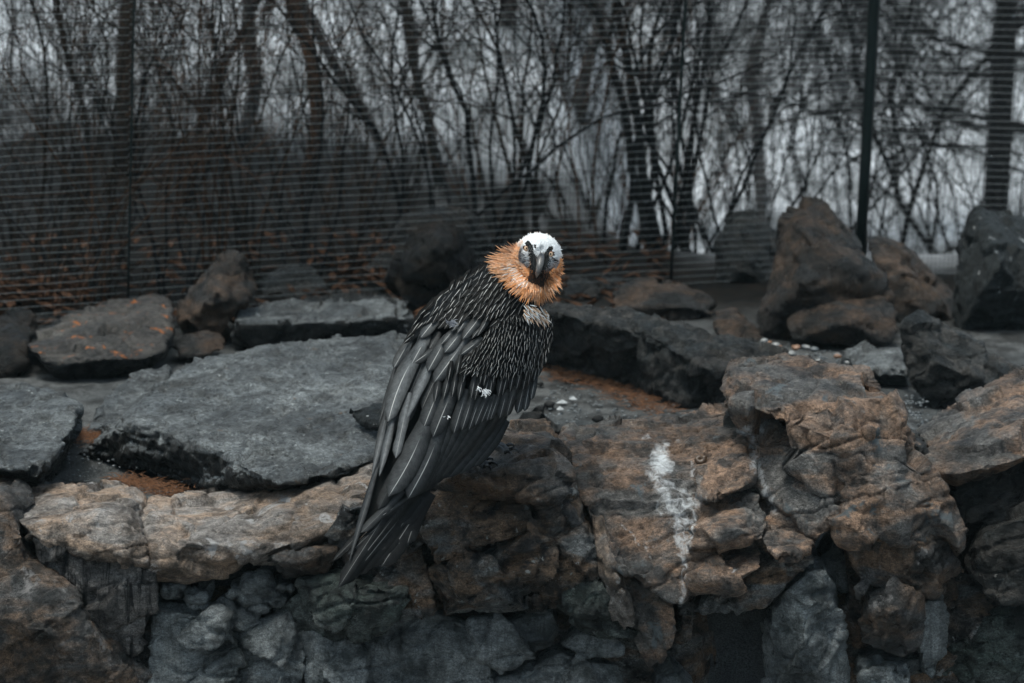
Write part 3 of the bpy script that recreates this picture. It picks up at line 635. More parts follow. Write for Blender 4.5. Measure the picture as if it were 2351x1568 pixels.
# rain drops hanging on the wires
V, F = [], []
ico = bmesh.new(); bmesh.ops.create_icosphere(ico, subdivisions=1, radius=1.0)
IV = np.array([v.co for v in ico.verts]); IF = [[v.index for v in f.verts] for f in ico.faces]; ico.free()
for k in range(420):
    i = random.choices([0, 1, 2, 3], [3, 6, 1, 1])[0]; t = random.random(); p = FP[i].lerp(FP[i + 1], t)
    z = .02 + random.randint(4, 74) * .0256 + (.0, .008, .003, .012)[i] - .0025; r = random.uniform(.0016, .0030)
    b = len(V); V += list(IV * r * np.array([1, 1, 1.25]) + np.array([p.x + .035 * z, p.y - .004, GROUND + z])); F += [[b + q for q in f] for f in IF]
md = NT('rain_drop'); md.b.inputs['Transmission Weight'].default_value = 1.0; md.b.inputs['IOR'].default_value = 1.33
md = md.done((.9, .95, 1.0), .02, None, .6)
o = link('rain_drops', mesh_np('rain_drops', V, F), md, fence); o['kind'] = 'stuff'

# ------------------------------------------------------------------ bare shrubs and trees beyond the fence
def bark(name, a, b):
    t = NT(name); p = t.pos(scale=(1, 1, .4)); n = t.noise(p, 60, 4, .7)
    return t.done(t.mix(t.ramp(n, [(.35, 0.0), (.65, 1.0)]), a, b), .6, t.bump(n, .4, .004), .08)
BK_DARK = bark('black_bark', (.007, .007, .008), (.018, .016, .016))
BK_BRN = bark('brown_bark', (.013, .010, .008), (.038, .026, .018))
BK_RED = bark('russet_bark', (.028, .016, .010), (.085, .042, .022))
BK_GREY = bark('grey_bark', (.055, .052, .052), (.13, .12, .115))
def grow(V, F, p, d, length, r, level, rnd, droop, twig, out_levels):
    n = max(4, int(length / (.09 if level else .12))); pts = [p.copy()]; rads = [r]
    step = length / n; dd = d.copy()
    kids = []
    for i in range(n):
        dd = dd + np.array([rnd.gauss(0, .14 + .06 * level), rnd.gauss(0, .14 + .06 * level), rnd.gauss(0, .09 + .05 * level) + (.03 if not droop else -.05 * level)])
        dd /= np.linalg.norm(dd)
        p = p + dd * step; pts.append(p.copy()); rr = r * (1 - .72 * (i + 1) / n); rads.append(max(rr, .0011))
        if level < out_levels and i > n * (.22 if level == 0 else .1) and rnd.random() < twig[level]:
            kids.append((p.copy(), dd.copy(), rr, (i + 1) / n))
    tube(V, F, pts, rads, 6 if r > .008 else (4 if r > .0025 else 3))
    for (q, e, rr, f) in kids:
        ax = np.array([rnd.gauss(0, 1), rnd.gauss(0, 1), rnd.gauss(0, .7)]); ax -= e * ax.dot(e); ax /= np.linalg.norm(ax) + 1e-9
        ang = rnd.uniform(.4, 1.0)
        nd = e * math.cos(ang) + ax * math.sin(ang)
        grow(V, F, q, nd, length * rnd.uniform(.32, .6) * (1.15 - .5 * f), max(rr * rnd.uniform(.4, .65), .0014), level + 1, rnd, droop, twig, out_levels)
def shrub(px, py, n, h,  spread, r, mat, label, cat='shrub', name='bare_shrub', group=None, twig=(.8, .7, .5), levels=3, seed=0, lean=0.0, droop=False, y=None):
    rnd = random.Random(seed); n = max(1, int(n * .7)) if cat == 'shrub' and levels == 3 else n
    c = at_z(px, py) if y is None else Vector((at_y(px, 500, y).x, y, GROUND))
    g0 = float(gz(np.float64(c.x), np.float64(c.y))); c.z = g0; h += (GROUND - g0) * .8
    root = empty(name, c); tag(root, label, cat, group)
    for k in range(n):
        a = rnd.uniform(0, 6.28); rad = rnd.uniform(0, .12) * spread * 2
        p = np.array([c.x + rad * math.cos(a), c.y + .6 * rad * math.sin(a), g0 - .05])
        d = np.array([math.cos(a) * spread * rnd.uniform(.3, 1) + lean, math.sin(a) * spread * rnd.uniform(.2, .8), 1.0]); d /= np.linalg.norm(d)
        V, F = [], []
        grow(V, F, p, d, h * rnd.uniform(.75, 1.1), r * rnd.uniform(.6, 1.15), 0, rnd, droop, twig, levels)
        link('stem' if cat == 'shrub' else 'trunk', mesh_np('stem', V, F), mat, root)
    return root
# dense thicket by the thin post
shrub(40, 700, 9, 1.3, .55, .006, BK_BRN, 'tangled brown thicket of thin stems at the end of the fence', seed=1)
shrub(150, 705, 9, 1.1, .6, .006, BK_RED, 'russet-stemmed shrub bent over among the brown thicket', seed=2)
shrub(95, 660, 5, 2.2, .35, .010, BK_BRN, 'tall brown shrub rising out of the tangled thicket', seed=3)
shrub(250, 690, 9, 1.2, .5, .006, BK_BRN, 'bushy brown shrub just beside the thin fence rod', seed=4)
shrub(395, 690, 9, 1.6, .3, .007, BK_DARK, 'blackish many-stemmed shrub behind the pointed stone', seed=5)
shrub(480, 680, 10, 1.5, .25, .007, BK_RED, 'upright russet-stemmed shrub behind the pointed stone', seed=6)
shrub(560, 670, 9, 1.9, .28, .008, BK_BRN, 'upright brown shrub between the pointed stone and the brown boulder', seed=7)
shrub(680, 660, 8, 1.6, .4, .008, BK_DARK, 'dark spreading shrub above the bluish weathered rock', seed=8)
shrub(800, 640, 8, 1.8, .4, .008, BK_BRN, 'brown shrub behind the wire beside the big dark boulder', seed=9)
shrub(980, 600, 8, 2.0, .35, .011, BK_DARK, 'black-stemmed shrub rising straight behind the big dark boulder', seed=10)
shrub(1120, 600, 9, 2.0, .4, .012, BK_DARK, 'black shrub fanning out behind the vulture\'s head', seed=11)
shrub(1240, 590, 9, 1.7, .45, .010, BK_BRN, 'brown fan-shaped shrub directly behind the vulture\'s crown', seed=12)
shrub(1330, 600, 5, 1.5, .35, .007, BK_RED, 'thin russet shrub next to the fan-shaped shrub', seed=13)
shrub(1420, 575, 8, 2.0, .45, .013, BK_DARK, 'black forked shrub between fan-shaped shrub and stout trunk', seed=14)
shrub(1510, 560, 5, 2.3, .25, .021, BK_DARK, 'stout black-trunked shrub with many upright stems', seed=15)
shrub(1600, 560, 12, 1.9, .6, .011, BK_DARK, 'twiggy black shrub leaning over the grey rock', seed=16, lean=.3, twig=(.7, .65, .5))
shrub(1690, 545, 12, 1.3, .7, .008, BK_DARK, 'low fine-twigged shrub beside the pyramid-shaped boulder', seed=17, lean=.1, twig=(.7, .7, .55))
shrub(30, 690, 15, 1.25, .95, .005, BK_BRN, 'bushy brown bramble piled against the end of the fence', seed=21, twig=(.9, .8, .55))
shrub(190, 670, 14, 1.35, .9, .005, BK_DARK, 'dark bramble heap between the bramble at the fence end and the thin rod', seed=22, twig=(.9, .8, .55))
shrub(330, 650, 12, 1.3, .8, .005, BK_BRN, 'brown bramble heap right behind the thin fence rod'.replace(' right', ''), seed=23, twig=(.9, .8, .55))
# dense low thickets that fill the ground along the fence
rk = random.Random(77)
for k in range(17):
    px_ = -60 + 1720 * (k + rk.random()) / 17; yy = rk.uniform(10.3, 12.8)
    shrub(px_, 0, 12, rk.uniform(.7, 1.3), .75, .0055, (BK_DARK, BK_BRN, BK_DARK, BK_RED)[k % 4], 'dense low thicket clump of thin bare stems beyond the fence', group='thicket clumps beyond the fence', name='thicket', seed=200 + k, y=yy, twig=(.75, .6, .3), levels=2)
for k in range(9):
    px_ = -60 + 2480 * (k + rk.random()) / 9; yy = rk.uniform(15.5, 20)
    shrub(px_, 0, 9, rk.uniform(1.3, 2.4), .6, .012, (BK_GREY, BK_DARK, BK_BRN)[k % 3], 'hazy bare bush standing far off on the pale ground', group='far bushes on the pale ground', name='far_bush', seed=300 + k, y=yy, twig=(.75, .65, .4), levels=2)
# taller trees further off
def tree(px, y, h, r, mat, label, seed, lean=0.0, twig=(.5, .5, .4), levels=3, droop=False):
    return shrub(px, 0, 1, h, .05, r, mat, label, 'tree', 'bare_tree', None, twig, levels, seed, lean, droop, y)
tree(430, 12.0, 4.2, .036, BK_DARK, 'straight dark tree trunk behind the thin fence rod', 31)
tree(285, 12.8, 4.5, .045, BK_BRN, 'thick brownish trunk seen through the wire by the thin rod', 32, lean=-.05)
tree(190, 12.2, 3.5, .016, BK_BRN, 'slender brown tree leaning across the pale ground', 33, lean=.28)
tree(715, 12.6, 4.5, .05, BK_RED, 'thick russet trunk standing far behind the spreading dark shrub', 34)
tree(890, 13.4, 4.8, .026, BK_GREY, 'grey tree trunk far behind the brown boulder', 35, lean=.06)
tree(560, 14.0, 5.0, .04, BK_GREY, 'pale grey trunk in the haze behind the upright shrubs', 36)
tree(1010, 12.6, 4.5, .03, BK_BRN, 'brown trunk rising above the big dark boulder', 37)
tree(1170, 20.0, 5.0, .09, BK_GREY, 'hazy grey tree far behind the vulture', 38)
tree(1330, 17.0, 4.6, .05, BK_GREY, 'hazy slim tree behind the forked shrub', 39)
tree(1750, 18.0, 4.8, .05, BK_GREY, 'hazy slim tree behind the fine-twigged shrub', 40)
def overhang(px, y, h, r, label, seed, z0, n):
    rnd = random.Random(seed); x = at_y(px, 300, y).x; g0 = float(gz(np.float64(x), np.float64(y))); root = empty('overhanging_tree', (x, y, g0)); tag(root, label, 'tree')
    V, F = [], []; tube(V, F, [np.array([x + .02 * k, y, g0 - .05 + (h + 1.2) * k / 6]) for k in range(7)], [r * (1 - .09 * k) for k in range(7)], 8)
    link('trunk', mesh_np('trunk', V, F), BK_DARK, root)
    for k in range(n):
        V, F = [], []; z = z0 + (h - z0 - .6) * k / n + rnd.uniform(-.1, .1)
        d = np.array([-1.0, rnd.uniform(-.35, .35), rnd.uniform(-.35, .6)]); d /= np.linalg.norm(d)
        grow(V, F, np.array([x, y, z]), d, rnd.uniform(1.1, 2.1), rnd.uniform(.010, .020), 1, rnd, False, (.8, .75, .6, .3), 3)
        link('branch', mesh_np('branch', V, F), BK_DARK, root)
overhang(2440, 14.6, 4.2, .06, 'dark tree whose drooping boughs hang behind the blackish boulder', 41, -.6, 26)
overhang(2290, 18.5, 4.6, .09, 'hazy dark tree with drooping boughs farther behind the blackish boulder', 42, -.4, 22)
tree(1905, 12.4, 3.4, .014, BK_DARK, 'thin twiggy tree beside the thick fence post', 45, lean=.12, twig=(.85, .8, .6))
tree(2085, 12.8, 3.6, .020, BK_DARK, 'twiggy tree with tangled crown behind the leaning slab', 46, lean=.08, twig=(.85, .8, .6))
tree(2240, 13.6, 3.8, .022, BK_DARK, 'twiggy tree with drooping crown behind the blackish boulder', 47, lean=-.1, droop=True, twig=(.85, .8, .6))
for k in range(7):
    shrub(1840 + 95 * k, 0, 5, 1.5 + .35 * (k % 3), .55, .007, BK_DARK, 'fine-twigged young bush on the pale ground beyond the thick post', 'shrub', 'young_bush', 'young bushes beyond the thick post', (.9, .8, .6), 3, 60 + k, .2 * (-1) ** k, False, 11.6 + .7 * (k % 3))
tree(40, 17.0, 4.5, .035, BK_GREY, 'pale trunk in the haze beyond the thicket', 44)

# ------------------------------------------------------------------ loose litter
def scatter(name, pts, mat, maker, label, cat, kind='stuff'):
    V, F = [], []
    for (x, y, z) in pts: maker(V, F, x, y, z)
    o = link(name, mesh_np(name, V, F, False), mat); tag(o, label, None, None, kind); return o
def needle(V, F, x, y, z):
    a = random.uniform(0, 6.28); l = random.uniform(.018, .045); w = .0009; t = random.uniform(-.15, .25)
    dx, dy = math.cos(a) * l, math.sin(a) * l; ex, ey = -math.sin(a) * w, math.cos(a) * w; b = len(V); z += random.uniform(.002, .012)
    V += [(x - ex, y - ey, z), (x + ex, y + ey, z), (x + dx, y + dy, z + l * t), (x + dx * .5, y + dy * .5, z + l * t * .5 + .0015)]
    F += [(b, b + 1, b + 3), (b, b + 3, b + 2), (b + 1, b + 2, b + 3)]
def leaf(V, F, x, y, z):
    a = random.uniform(0, 6.28); l = random.uniform(.02, .05); w = l * .35; b = len(V); z += .004
    c, s = math.cos(a), math.sin(a); h = random.uniform(.004, .03)
    for u, v, k in ((-l, 0, 0), (0, -w, h), (0, w, h * .7), (l, 0, h * 1.4), (0, 0, h * .2)): V.append((x + u * c - v * s, y + u * s + v * c, z + k))
    F += [(b, b + 1, b + 4), (b, b + 4, b + 2), (b + 4, b + 1, b + 3), (b + 4, b + 3, b + 2)]
def along(line, n, w, z=None):
    out = []
    for _ in range(n):
        i = random.randrange(len(line) - 1); t = random.random()
        px = line[i][0] + (line[i + 1][0] - line[i][0]) * t + random.gauss(0, w); py = line[i][1] + (line[i + 1][1] - line[i][1]) * t + random.gauss(0, w * .35)
        p = at_z(px, py, GROUND + .008); out.append(tuple(p))
    return out
M_NEEDLE = plain_mat('rusty_pine_needles', (.16, .078, .042), .7, .08, .5, 60)
M_LEAF = plain_mat('dead_leaves', (.06, .03, .017), .7, .08, .6, 25)
scatter('pine_needles', along([(1265, 858), (1345, 868), (1400, 890), (1470, 922), (1530, 952)], 1000, 24), M_NEEDLE, needle, 'band of rusty pine needles curving below the crumbling slab', None)
scatter('pine_needles', along([(165, 1010), (215, 1000), (255, 1002)], 500, 24) + along([(280, 1105), (340, 1118), (420, 1140)], 700, 20), M_NEEDLE, needle, 'rusty pine needles gathered between the flat grey slabs', None)
lf = []
for _ in range(800):
    x = random.uniform(-1.9, .6); y = random.uniform(9.4, 11.2); lf.append((x, y, GROUND + .01))
for _ in range(260):
    p = at_z(random.gauss(80, 50), random.gauss(700, 12)); lf.append((p.x, p.y, GROUND + random.uniform(.01, .06)))
    p = at_z(random.gauss(860, 40), random.gauss(640, 20)); lf.append((p.x, p.y, GROUND + random.uniform(.01, .05)))
scatter('leaf_litter', lf, M_LEAF, leaf, 'dead brown leaves lying under the shrubs along the fence', None)

# pebbles: the larger ones one by one, the gravel between them as one mass
def peb_mesh(seed):
    b = bmesh.new(); bmesh.ops.create_icosphere(b, subdivisions=2, radius=1.0)
    Pn = np.array([v.co for v in b.verts]); k = 1 + .28 * vnoise(Pn * 1.3 + seed * 7, seed) + .1 * vnoise(Pn * 3 + seed, seed + 9)
    for v, q in zip(b.verts, k): v.co = v.co * float(q)
    for v in b.verts: v.co.z *= .62
    me = bpy.data.meshes.new('pebble'); b.to_mesh(me); b.free(); me.polygons.foreach_set('use_smooth', np.ones(len(me.polygons), dtype=bool)); return me
PM = [peb_mesh(i) for i in range(6)]
M_PEB = [plain_mat('pale_pebble', (.20, .20, .195), .4, .5, .3, 60), plain_mat('ochre_pebble', (.18, .095, .055), .45, .5, .3, 60), plain_mat('grey_pebble', (.10, .11, .115), .4, .5, .4, 60)]
PLAB = ['pale pebble on the gravel strip below the log-shaped stone', 'ochre pebble on the gravel strip below the log-shaped stone', 'dark grey pebble on the gravel strip below the log-shaped stone']
for k in range(42):
    px = random.uniform(1660, 1950); py = 775 + (px - 1660) * .18 + random.uniform(-10, 45); c = random.choices([0, 1, 2], [4, 3, 5])[0]
    p = at_z(px, py, -.10 if px < 1760 else -.13); r = random.uniform(.007, .016)
    me = PM[k % 6].copy() if False else PM[k % 6]
    o = bpy.data.objects.new('pebble', me); COL.objects.link(o); o.location = (p.x, p.y, p.z + .3 * r); o.scale = (r, r, r); o.rotation_euler = (0, 0, random.uniform(0, 6))
    if len(me.materials) == 0: me.materials.append(M_PEB[0])
    o.material_slots[0].link = 'OBJECT'; o.material_slots[0].material = M_PEB[c]
    tag(o, PLAB[c], 'pebble', ('pale', 'ochre', 'dark grey')[c] + ' pebbles on the gravel strip')
V, F = [], []
for k in range(2600):
    if k < 1500: px = random.uniform(1600, 2000); py = 775 + (px - 1660) * .2 + random.gauss(25, 22); z = -.165
    elif k < 1640: px = random.uniform(2050, 2130); py = random.uniform(905, 990); z = -.15
    elif k < 2100: px = random.uniform(1255, 1640); py = random.uniform(870, 1015); z = GROUND + .004
    else: px = random.uniform(150, 620); py = random.uniform(1000, 1180); z = GROUND
    p = at_z(px, py, z); r = random.uniform(.0015, .0065); b = len(V)
    g_ = np.random.default_rng(k); an = g_.uniform(0, 6.28); M_ = np.array([[math.cos(an), -math.sin(an), 0], [math.sin(an), math.cos(an), 0], [0, 0, 1]])
    V += list((IV * g_.uniform(.6, 1.4, (len(IV), 1))) @ M_ * r * np.array([g_.uniform(.6, 1.3), 1, .55]) + np.array(p) + g_.normal(0, .004, 3) * np.array([1, 1, .5])); F += [[b + q for q in f] for f in IF]
tag(link('gravel', mesh_np('gravel', V, F), M_PEB[2]), 'fine dark gravel washed between the rocks', None, None, 'stuff')
M_CLOD = plain_mat('black_earth', (.012, .012, .012), .8, .2, .5, 40)
for (px, py, r) in [(1306, 877, .018), (1262, 935, .02), (1374, 968, .02), (1404, 1008, .012), (1490, 1015, .012), (1240, 885, .012), (425, 1152, .028), (1335, 985, .012)]:
    p = at_z(px, py); o = bpy.data.objects.new('earth_clod', PM[int(px) % 6].copy()); COL.objects.link(o); o.data.materials.clear(); o.data.materials.append(M_CLOD)
    o.location = p; o.location.z += r * .4; o.scale = (r, r * .9, r); o.rotation_euler = (0, 0, px)
    tag(o, 'black clod of earth behind the central rock cap' if px < 600 else 'small black clod of earth on the sandy hollow', 'clod', None if px < 600 else 'clods of earth in the sandy hollow')
M_WHITE = plain_mat('dried_droppings', (.30, .31, .315), .6, .3, .2, 60)
for (px, py, w) in [(1292, 920, .018), (1316, 912, .014), (1437, 1010, .03), (1285, 935, .012)]:
    p = at_z(px, py, GROUND + .012); V = [(p.x, p.y, p.z + .004)]; F = []
    for k in range(12): a = k * .5236; rr = w * random.uniform(.6, 1.15); V.append((p.x + rr * math.cos(a), p.y + .7 * rr * math.sin(a), p.z - .006))
    F = [(0, 1 + k, 1 + (k + 1) % 12) for k in range(12)]
    tag(link('dropping', mesh_np('dropping', V, F), M_WHITE), 'white dropping splashed on the sandy hollow', 'dropping', 'droppings on the sandy hollow')

# empty snail shell lying on the tan slab
sp = np.array(at_y(1607, 1054, Y0 + .185)); V, F = [], []
tt = np.linspace(0, 4.2 * math.pi, 40)
tube(V, F, [sp + np.array([.0008 * t * math.cos(t), -.004 + .00045 * t * math.sin(t), .0006 * t * math.sin(t)]) for t in tt], [.0012 + .00062 * t for t in tt], 8)
tag(link('snail_shell', mesh_np('snail_shell', V, F), plain_mat('brown_shell', (.06, .035, .02), .35, .4, .4, 200)), 'small brown snail shell lying beside the white droppings', 'shell')
# ------------------------------------------------------------------ bearded vulture
bird = empty('bearded_vulture', at(1130, 1035, 7.05))
tag(bird, 'bearded vulture with rusty neck ruff and white face looking back from its rock perch', 'bird')
SPN = np.array([  # px, py, half width px, depth, half thickness m
    (790, 1345, 10, 6.70, .008), (850, 1225, 36, 6.76, .02), (905, 1120, 58, 6.82, .04), (960, 1030, 92, 6.88, .07), (1025, 930, 126, 6.93, .10),
    (1075, 840, 150, 6.97, .125), (1115, 765, 143, 7.00, .125), (1150, 705, 110, 7.03, .10), (1188, 650, 74, 7.04, .075), (1222, 607, 50, 7.03, .06)], float)
def dense(A, n=240):
    L = np.concatenate([[0], np.cumsum(np.hypot(np.diff(A[:, 0]), np.diff(A[:, 1])))]); t = np.linspace(0, L[-1], n)
    # smooth interpolation (Catmull-like through repeated averaging)
    D = np.stack([np.interp(t, L, A[:, k]) for k in range(A.shape[1])], 1)
    for _ in range(60): D[1:-1] = D[1:-1] * .5 + .25 * (D[:-2] + D[2:])
    return D
SD = dense(SPN); TD = np.gradient(SD[:, :2], axis=0); TD /= np.linalg.norm(TD, axis=1)[:, None]
def field(px, py):
    """depth of the bird's near surface at a picture place"""
    dx = px - SD[:, 0]; dy = py - SD[:, 1]
    i = int(np.argmin(dx * dx + dy * dy)); t = dx[i] * TD[i, 1] - dy[i] * TD[i, 0]
    t = min(abs(t) / SD[i, 2], .985)
    return SD[i, 3] - SD[i, 4] * math.sqrt(1 - t * t), i
# body: one loft from tail root to crown, head included
def body():
    A = np.array(list(map(tuple, SPN[1:])) + [(1236, 590, 45, 7.02, .052), (1246, 572, 43, 7.02, .05), (1254, 556, 30, 7.02, .036), (1258, 548, 8, 7.02, .01)])
    D = dense(A, 70); T = np.gradient(D[:, :2], axis=0); T /= np.linalg.norm(T, axis=1)[:, None]
    V, F = [], []; S = 28
    for d, t in zip(D, T):
        for k in range(S):
            a = 6.28318 * k / S
            w = math.cos(a) * d[2] * .95; V.append(at(d[0] + t[1] * w, d[1] - t[0] * w, d[3] - math.sin(a) * d[4] * .95 + .004))
    n = len(D)
    for i in range(n - 1):
        for k in range(S): F.append((i * S + k, i * S + (k + 1) % S, (i + 1) * S + (k + 1) % S, (i + 1) * S + k))
    F.append(tuple(range(S))[::-1]); F.append(tuple((n - 1) * S + k for k in range(S)))
    return mesh_np('body', V, F)
M_BODY = plain_mat('sooty_plumage', (.014, .015, .016), .7, .25, .4, 40)

# feather material: dark vane, paler middle, pale shaft, fine barbs
def feather_mat():
    t = NT('slate_feather')
    uv = t.n('ShaderNodeUVMap', uv_map='UVMap'); s = t.n('ShaderNodeSeparateXYZ'); t.l(uv.outputs[0], s.inputs[0])
    c = t.n('ShaderNodeAttribute', attribute_name='tone'); sc = t.n('ShaderNodeSeparateColor'); t.l(c.outputs['Color'], sc.inputs[0])
    au = t.math('ABSOLUTE', t.math('SUBTRACT', s.outputs['X'], .5)); au = t.math('MULTIPLY', au, 2.0)        # 0 shaft .. 1 edge
    bl = t.math('MULTIPLY', t.math('SUBTRACT', s.outputs['Y'], t.math('MULTIPLY', au, .16)), 1.0)
    cv = t.n('ShaderNodeCombineXYZ'); t.l(t.math('MULTIPLY', bl, 60.0), cv.inputs[0]); t.l(sc.outputs[0], cv.inputs[1])
    t.l(t.math('MULTIPLY', au, 1.6), cv.inputs[2])
    barb = t.noise(cv.outputs[0], 1.6, 3, .6)
    edge = t.rng(au, .1, 1.0, 1.3, .32)
    base = t.n('ShaderNodeCombineColor')
    for k, m in enumerate((.96, 1.0, 1.035)): t.l(t.math('MULTIPLY', sc.outputs[0], m), base.inputs[k])
    col = t.mix(1.0, base.outputs[0], edge, 'MULTIPLY')
    col = t.mix(1.0, col, t.rng(barb, .3, .7, .7, 1.3), 'MULTIPLY')
    mott = t.noise(t.pos(), 60, 4, .65); col = t.mix(1.0, col, t.rng(mott, .35, .65, .75, 1.25), 'MULTIPLY')
    sh = t.n('ShaderNodeMapRange'); sh.inputs[3].default_value = 1.0; sh.inputs[4].default_value = 0.0
    t.l(au, sh.inputs[0]); t.l(t.math('MULTIPLY', sc.outputs[1], .75), sh.inputs[1]); t.l(sc.outputs[1], sh.inputs[2])
    shc = t.n('ShaderNodeCombineColor')
    for k, m in enumerate((1.0, .98, .95)): t.l(t.math('MULTIPLY', sc.outputs[2], m), shc.inputs[k])
    col = t.mix(t.math('MULTIPLY', sh.outputs[0], t.rng(s.outputs['Y'], .28, .5, 0.0, 1.0)), col, shc.outputs[0])
    nb = t.bump(barb, .25, .0015)
    return t.done(col, .5, nb, .07)
M_FEATHER = feather_mat()
FN = [0]
def feather_geo(base, tip, w, l0=.004, l1=.010, tone=.03, shaft=.05, sb=.4, shape='round', bend=0.0, camber=.18, n=11, depth=None, twist=0.0, fray=.05):
    (x0, y0), (x1, y1) = base, tip
    L = math.hypot(x1 - x0, y1 - y0); nx, ny = -(y1 - y0) / L, (x1 - x0) / L
    V, UV, us = [], [], (-1, -.72, -.36, -.07, .07, .36, .72, 1)
    FN[0] += 1; jit = (FN[0] % 17) * .00012; ph = random.uniform(0, 6.28)
    px_m = 7.0 / FPX
    for i in range(n):
        v = i / (n - 1)
        if shape == 'round':
            pr = min(1, .55 + 1.1 * v) * (math.sqrt(max(0, 1 - ((v - .66) / .34) ** 2)) if v > .66 else 1)
        elif shape == 'broad':
            pr = min(1, .6 + 1.0 * v) * (math.sqrt(max(0, 1 - ((v - .78) / .22) ** 2)) if v > .78 else 1)
        else:
            pr = (math.sin(math.pi * (.18 + .82 * v)) ** .75) if v > .35 else .55 + v * 1.2
            pr = min(pr, 1.0)
        if v == 1: pr = .04
        cx = x0 + (x1 - x0) * v + nx * bend * math.sin(math.pi * v); cy = y0 + (y1 - y0) * v + ny * bend * math.sin(math.pi * v)
        for u in us:
            hw = .5 * w * pr * (1 + .03 * math.sin(9 * v + ph + u))
            if fray and abs(u) == 1 and v > .3: hw *= 1 - fray * random.random()
            qx, qy = cx + nx * u * hw, cy + ny * u * hw
            d = (field(qx, qy)[0] if depth is None else depth[0] + (depth[1] - depth[0]) * v)
            lift = l0 + (l1 - l0) * v + camber * (1 - u * u) * w * pr * .5 * px_m + twist * u * hw * px_m + jit
            if abs(u) < .1: lift += .0006
            V.append(at(qx, qy, d - lift)); UV.append((.5 + .5 * u, v))
    m = len(us)
    F = [(i * m + k, i * m + k + 1, (i + 1) * m + k + 1, (i + 1) * m + k) for i in range(n - 1) for k in range(m - 1)]
    tone = tone * 1.05 if tone > .02 else tone  # grey sheen of the larger feathers is put into their tone
    C = np.tile(np.array([[tone, shaft, sb]]), (len(V), 1))
    return V, F, UV, C
def feather_mesh(geos, name):
    V, F, UV, C = [], [], [], []
    for g in geos:
        b = len(V); V += g[0]; F += [tuple(b + q for q in f) for f in g[1]]; UV += g[2]; C.append(g[3])
    me = mesh_np(name, V, F)
    uvl = me.uv_layers.new(name='UVMap'); li = np.empty(len(me.loops), dtype=np.int32); me.loops.foreach_get('vertex_index', li)
    uvl.data.foreach_set('uv', np.array(UV, dtype=np.float32)[li].ravel())
    cattr(me, 'tone', np.concatenate(C)); return me
def feather(base, tip, w, name='feather', **kw):
    return link(name, feather_mesh([feather_geo(base, tip, w, **kw)], name), M_FEATHER, bird)
def z2(x, y): return (832.7 + .2499 * x, 685.7 + .2499 * y)
def z3b(x, y): return (734.7 + .25 * x, 979.6 + .25 * y)
K2, K3 = .2499, .25
# --- tail (lowest layer), hanging clear of the rock face
for (b, t, w, tn, l) in [((1010, 600), (560, 1290), 200, .010, 0), ((960, 650), (420, 1300), 190, .011, .002), ((900, 640), (300, 1370), 190, .010, .004), ((860, 600), (175, 1470), 170, .012, .006),
                         ((760, 560), (165, 1482), 110, .016, .008), ((900, 560), (680, 1200), 180, .009, -.002), ((980, 540), (800, 1080), 150, .009, -.003),
                         ((700, 640), (110, 1240), 60, .012, .006), ((760, 700), (250, 1180), 60, .014, .007)]:
    feather(z3b(*b), z3b(*t), w * K3, 'tail_feather', l0=l + .002, l1=l + .006, tone=tn, shaft=.04, sb=.16, shape='broad', camber=.08)
feather(z3b(520, 380), z3b(268, 1235), 70 * K3, 'tail_feather', l0=.014, l1=.022, tone=.035, shaft=.06, sb=.10, shape='lance', camber=.5)
feather(z3b(770, 590), z3b(375, 975), 85 * K3, 'tail_feather', l0=.014, l1=.02, tone=.034, shaft=.05, sb=.10, shape='broad', camber=.1)
feather(z3b(800, 660), z3b(420, 920), 60 * K3, 'tail_feather', l0=.013, l1=.018, tone=.024, shaft=.05, sb=.35, shape='broad', camber=.1)
# --- long flight feathers of the near wing, laid from the breast side towards the back
fl = [((1720, -60), (1400, 372), 80), ((1700, -110), (1290, 428), 85), ((1640, -120), (1180, 468), 90), ((1560, -130), (1085, 495), 95), ((1480, -120), (1010, 545), 100),
      ((1400, -110), (950, 595), 105), ((1320, -110), (905, 625), 110), ((1240, -90), (860, 645), 120)]
for i, (b, t, w) in enumerate(fl):
    feather(z3b(*b), z3b(*t), w * K3 * 1.25, 'flight_feather', l0=.004 + i * .0022, l1=.008 + i * .0022, tone=.021 + .001 * i, shaft=.04, sb=.05, shape='broad', bend=-5, camber=.25)
feather(z3b(1130, -40), z3b(805, 665), 175 * K3, 'flight_feather', l0=.024, l1=.030, tone=.040, shaft=.045, sb=.42, shape='broad', bend=-6)
feather(z3b(1000, -120), z3b(628, 640), 225 * K3, 'flight_feather', l0=.028, l1=.034, tone=.046, shaft=.032, sb=.42, shape='round', bend=-8)
feather(z3b(760, 320), z3b(535, 760), 130 * K3, 'flight_feather', l0=.016, l1=.02, tone=.020, shaft=.03, sb=.05)
# --- far-wing edge feathers seen along the back
for (b, t, w, tn, l) in [((330, 560), (150, 1150), 60, .05, .004), ((250, 900), (85, 1600), 70, .055, .006), ((320, 980), (150, 1610), 80, .06, .010), ((300, 620), (205, 1065), 55, .05, .012),
                         ((240, 1180), (60, 1760), 55, .05, .008)]:
    feather(z2(*b), z2(*t), w * K2, l0=l, l1=l + .004, tone=tn, shaft=.06, sb=.16, shape='lance')
feather(z3b(600, -60), z3b(476, 448), 62 * K3, l0=.018, l1=.024, tone=.075, shaft=.05, sb=.2, shape='lance', camber=.4)
feather(z3b(665, -60), z3b(545, 455), 80 * K3, l0=.020, l1=.026, tone=.080, shaft=.05, sb=.2, shape='lance', camber=.4)
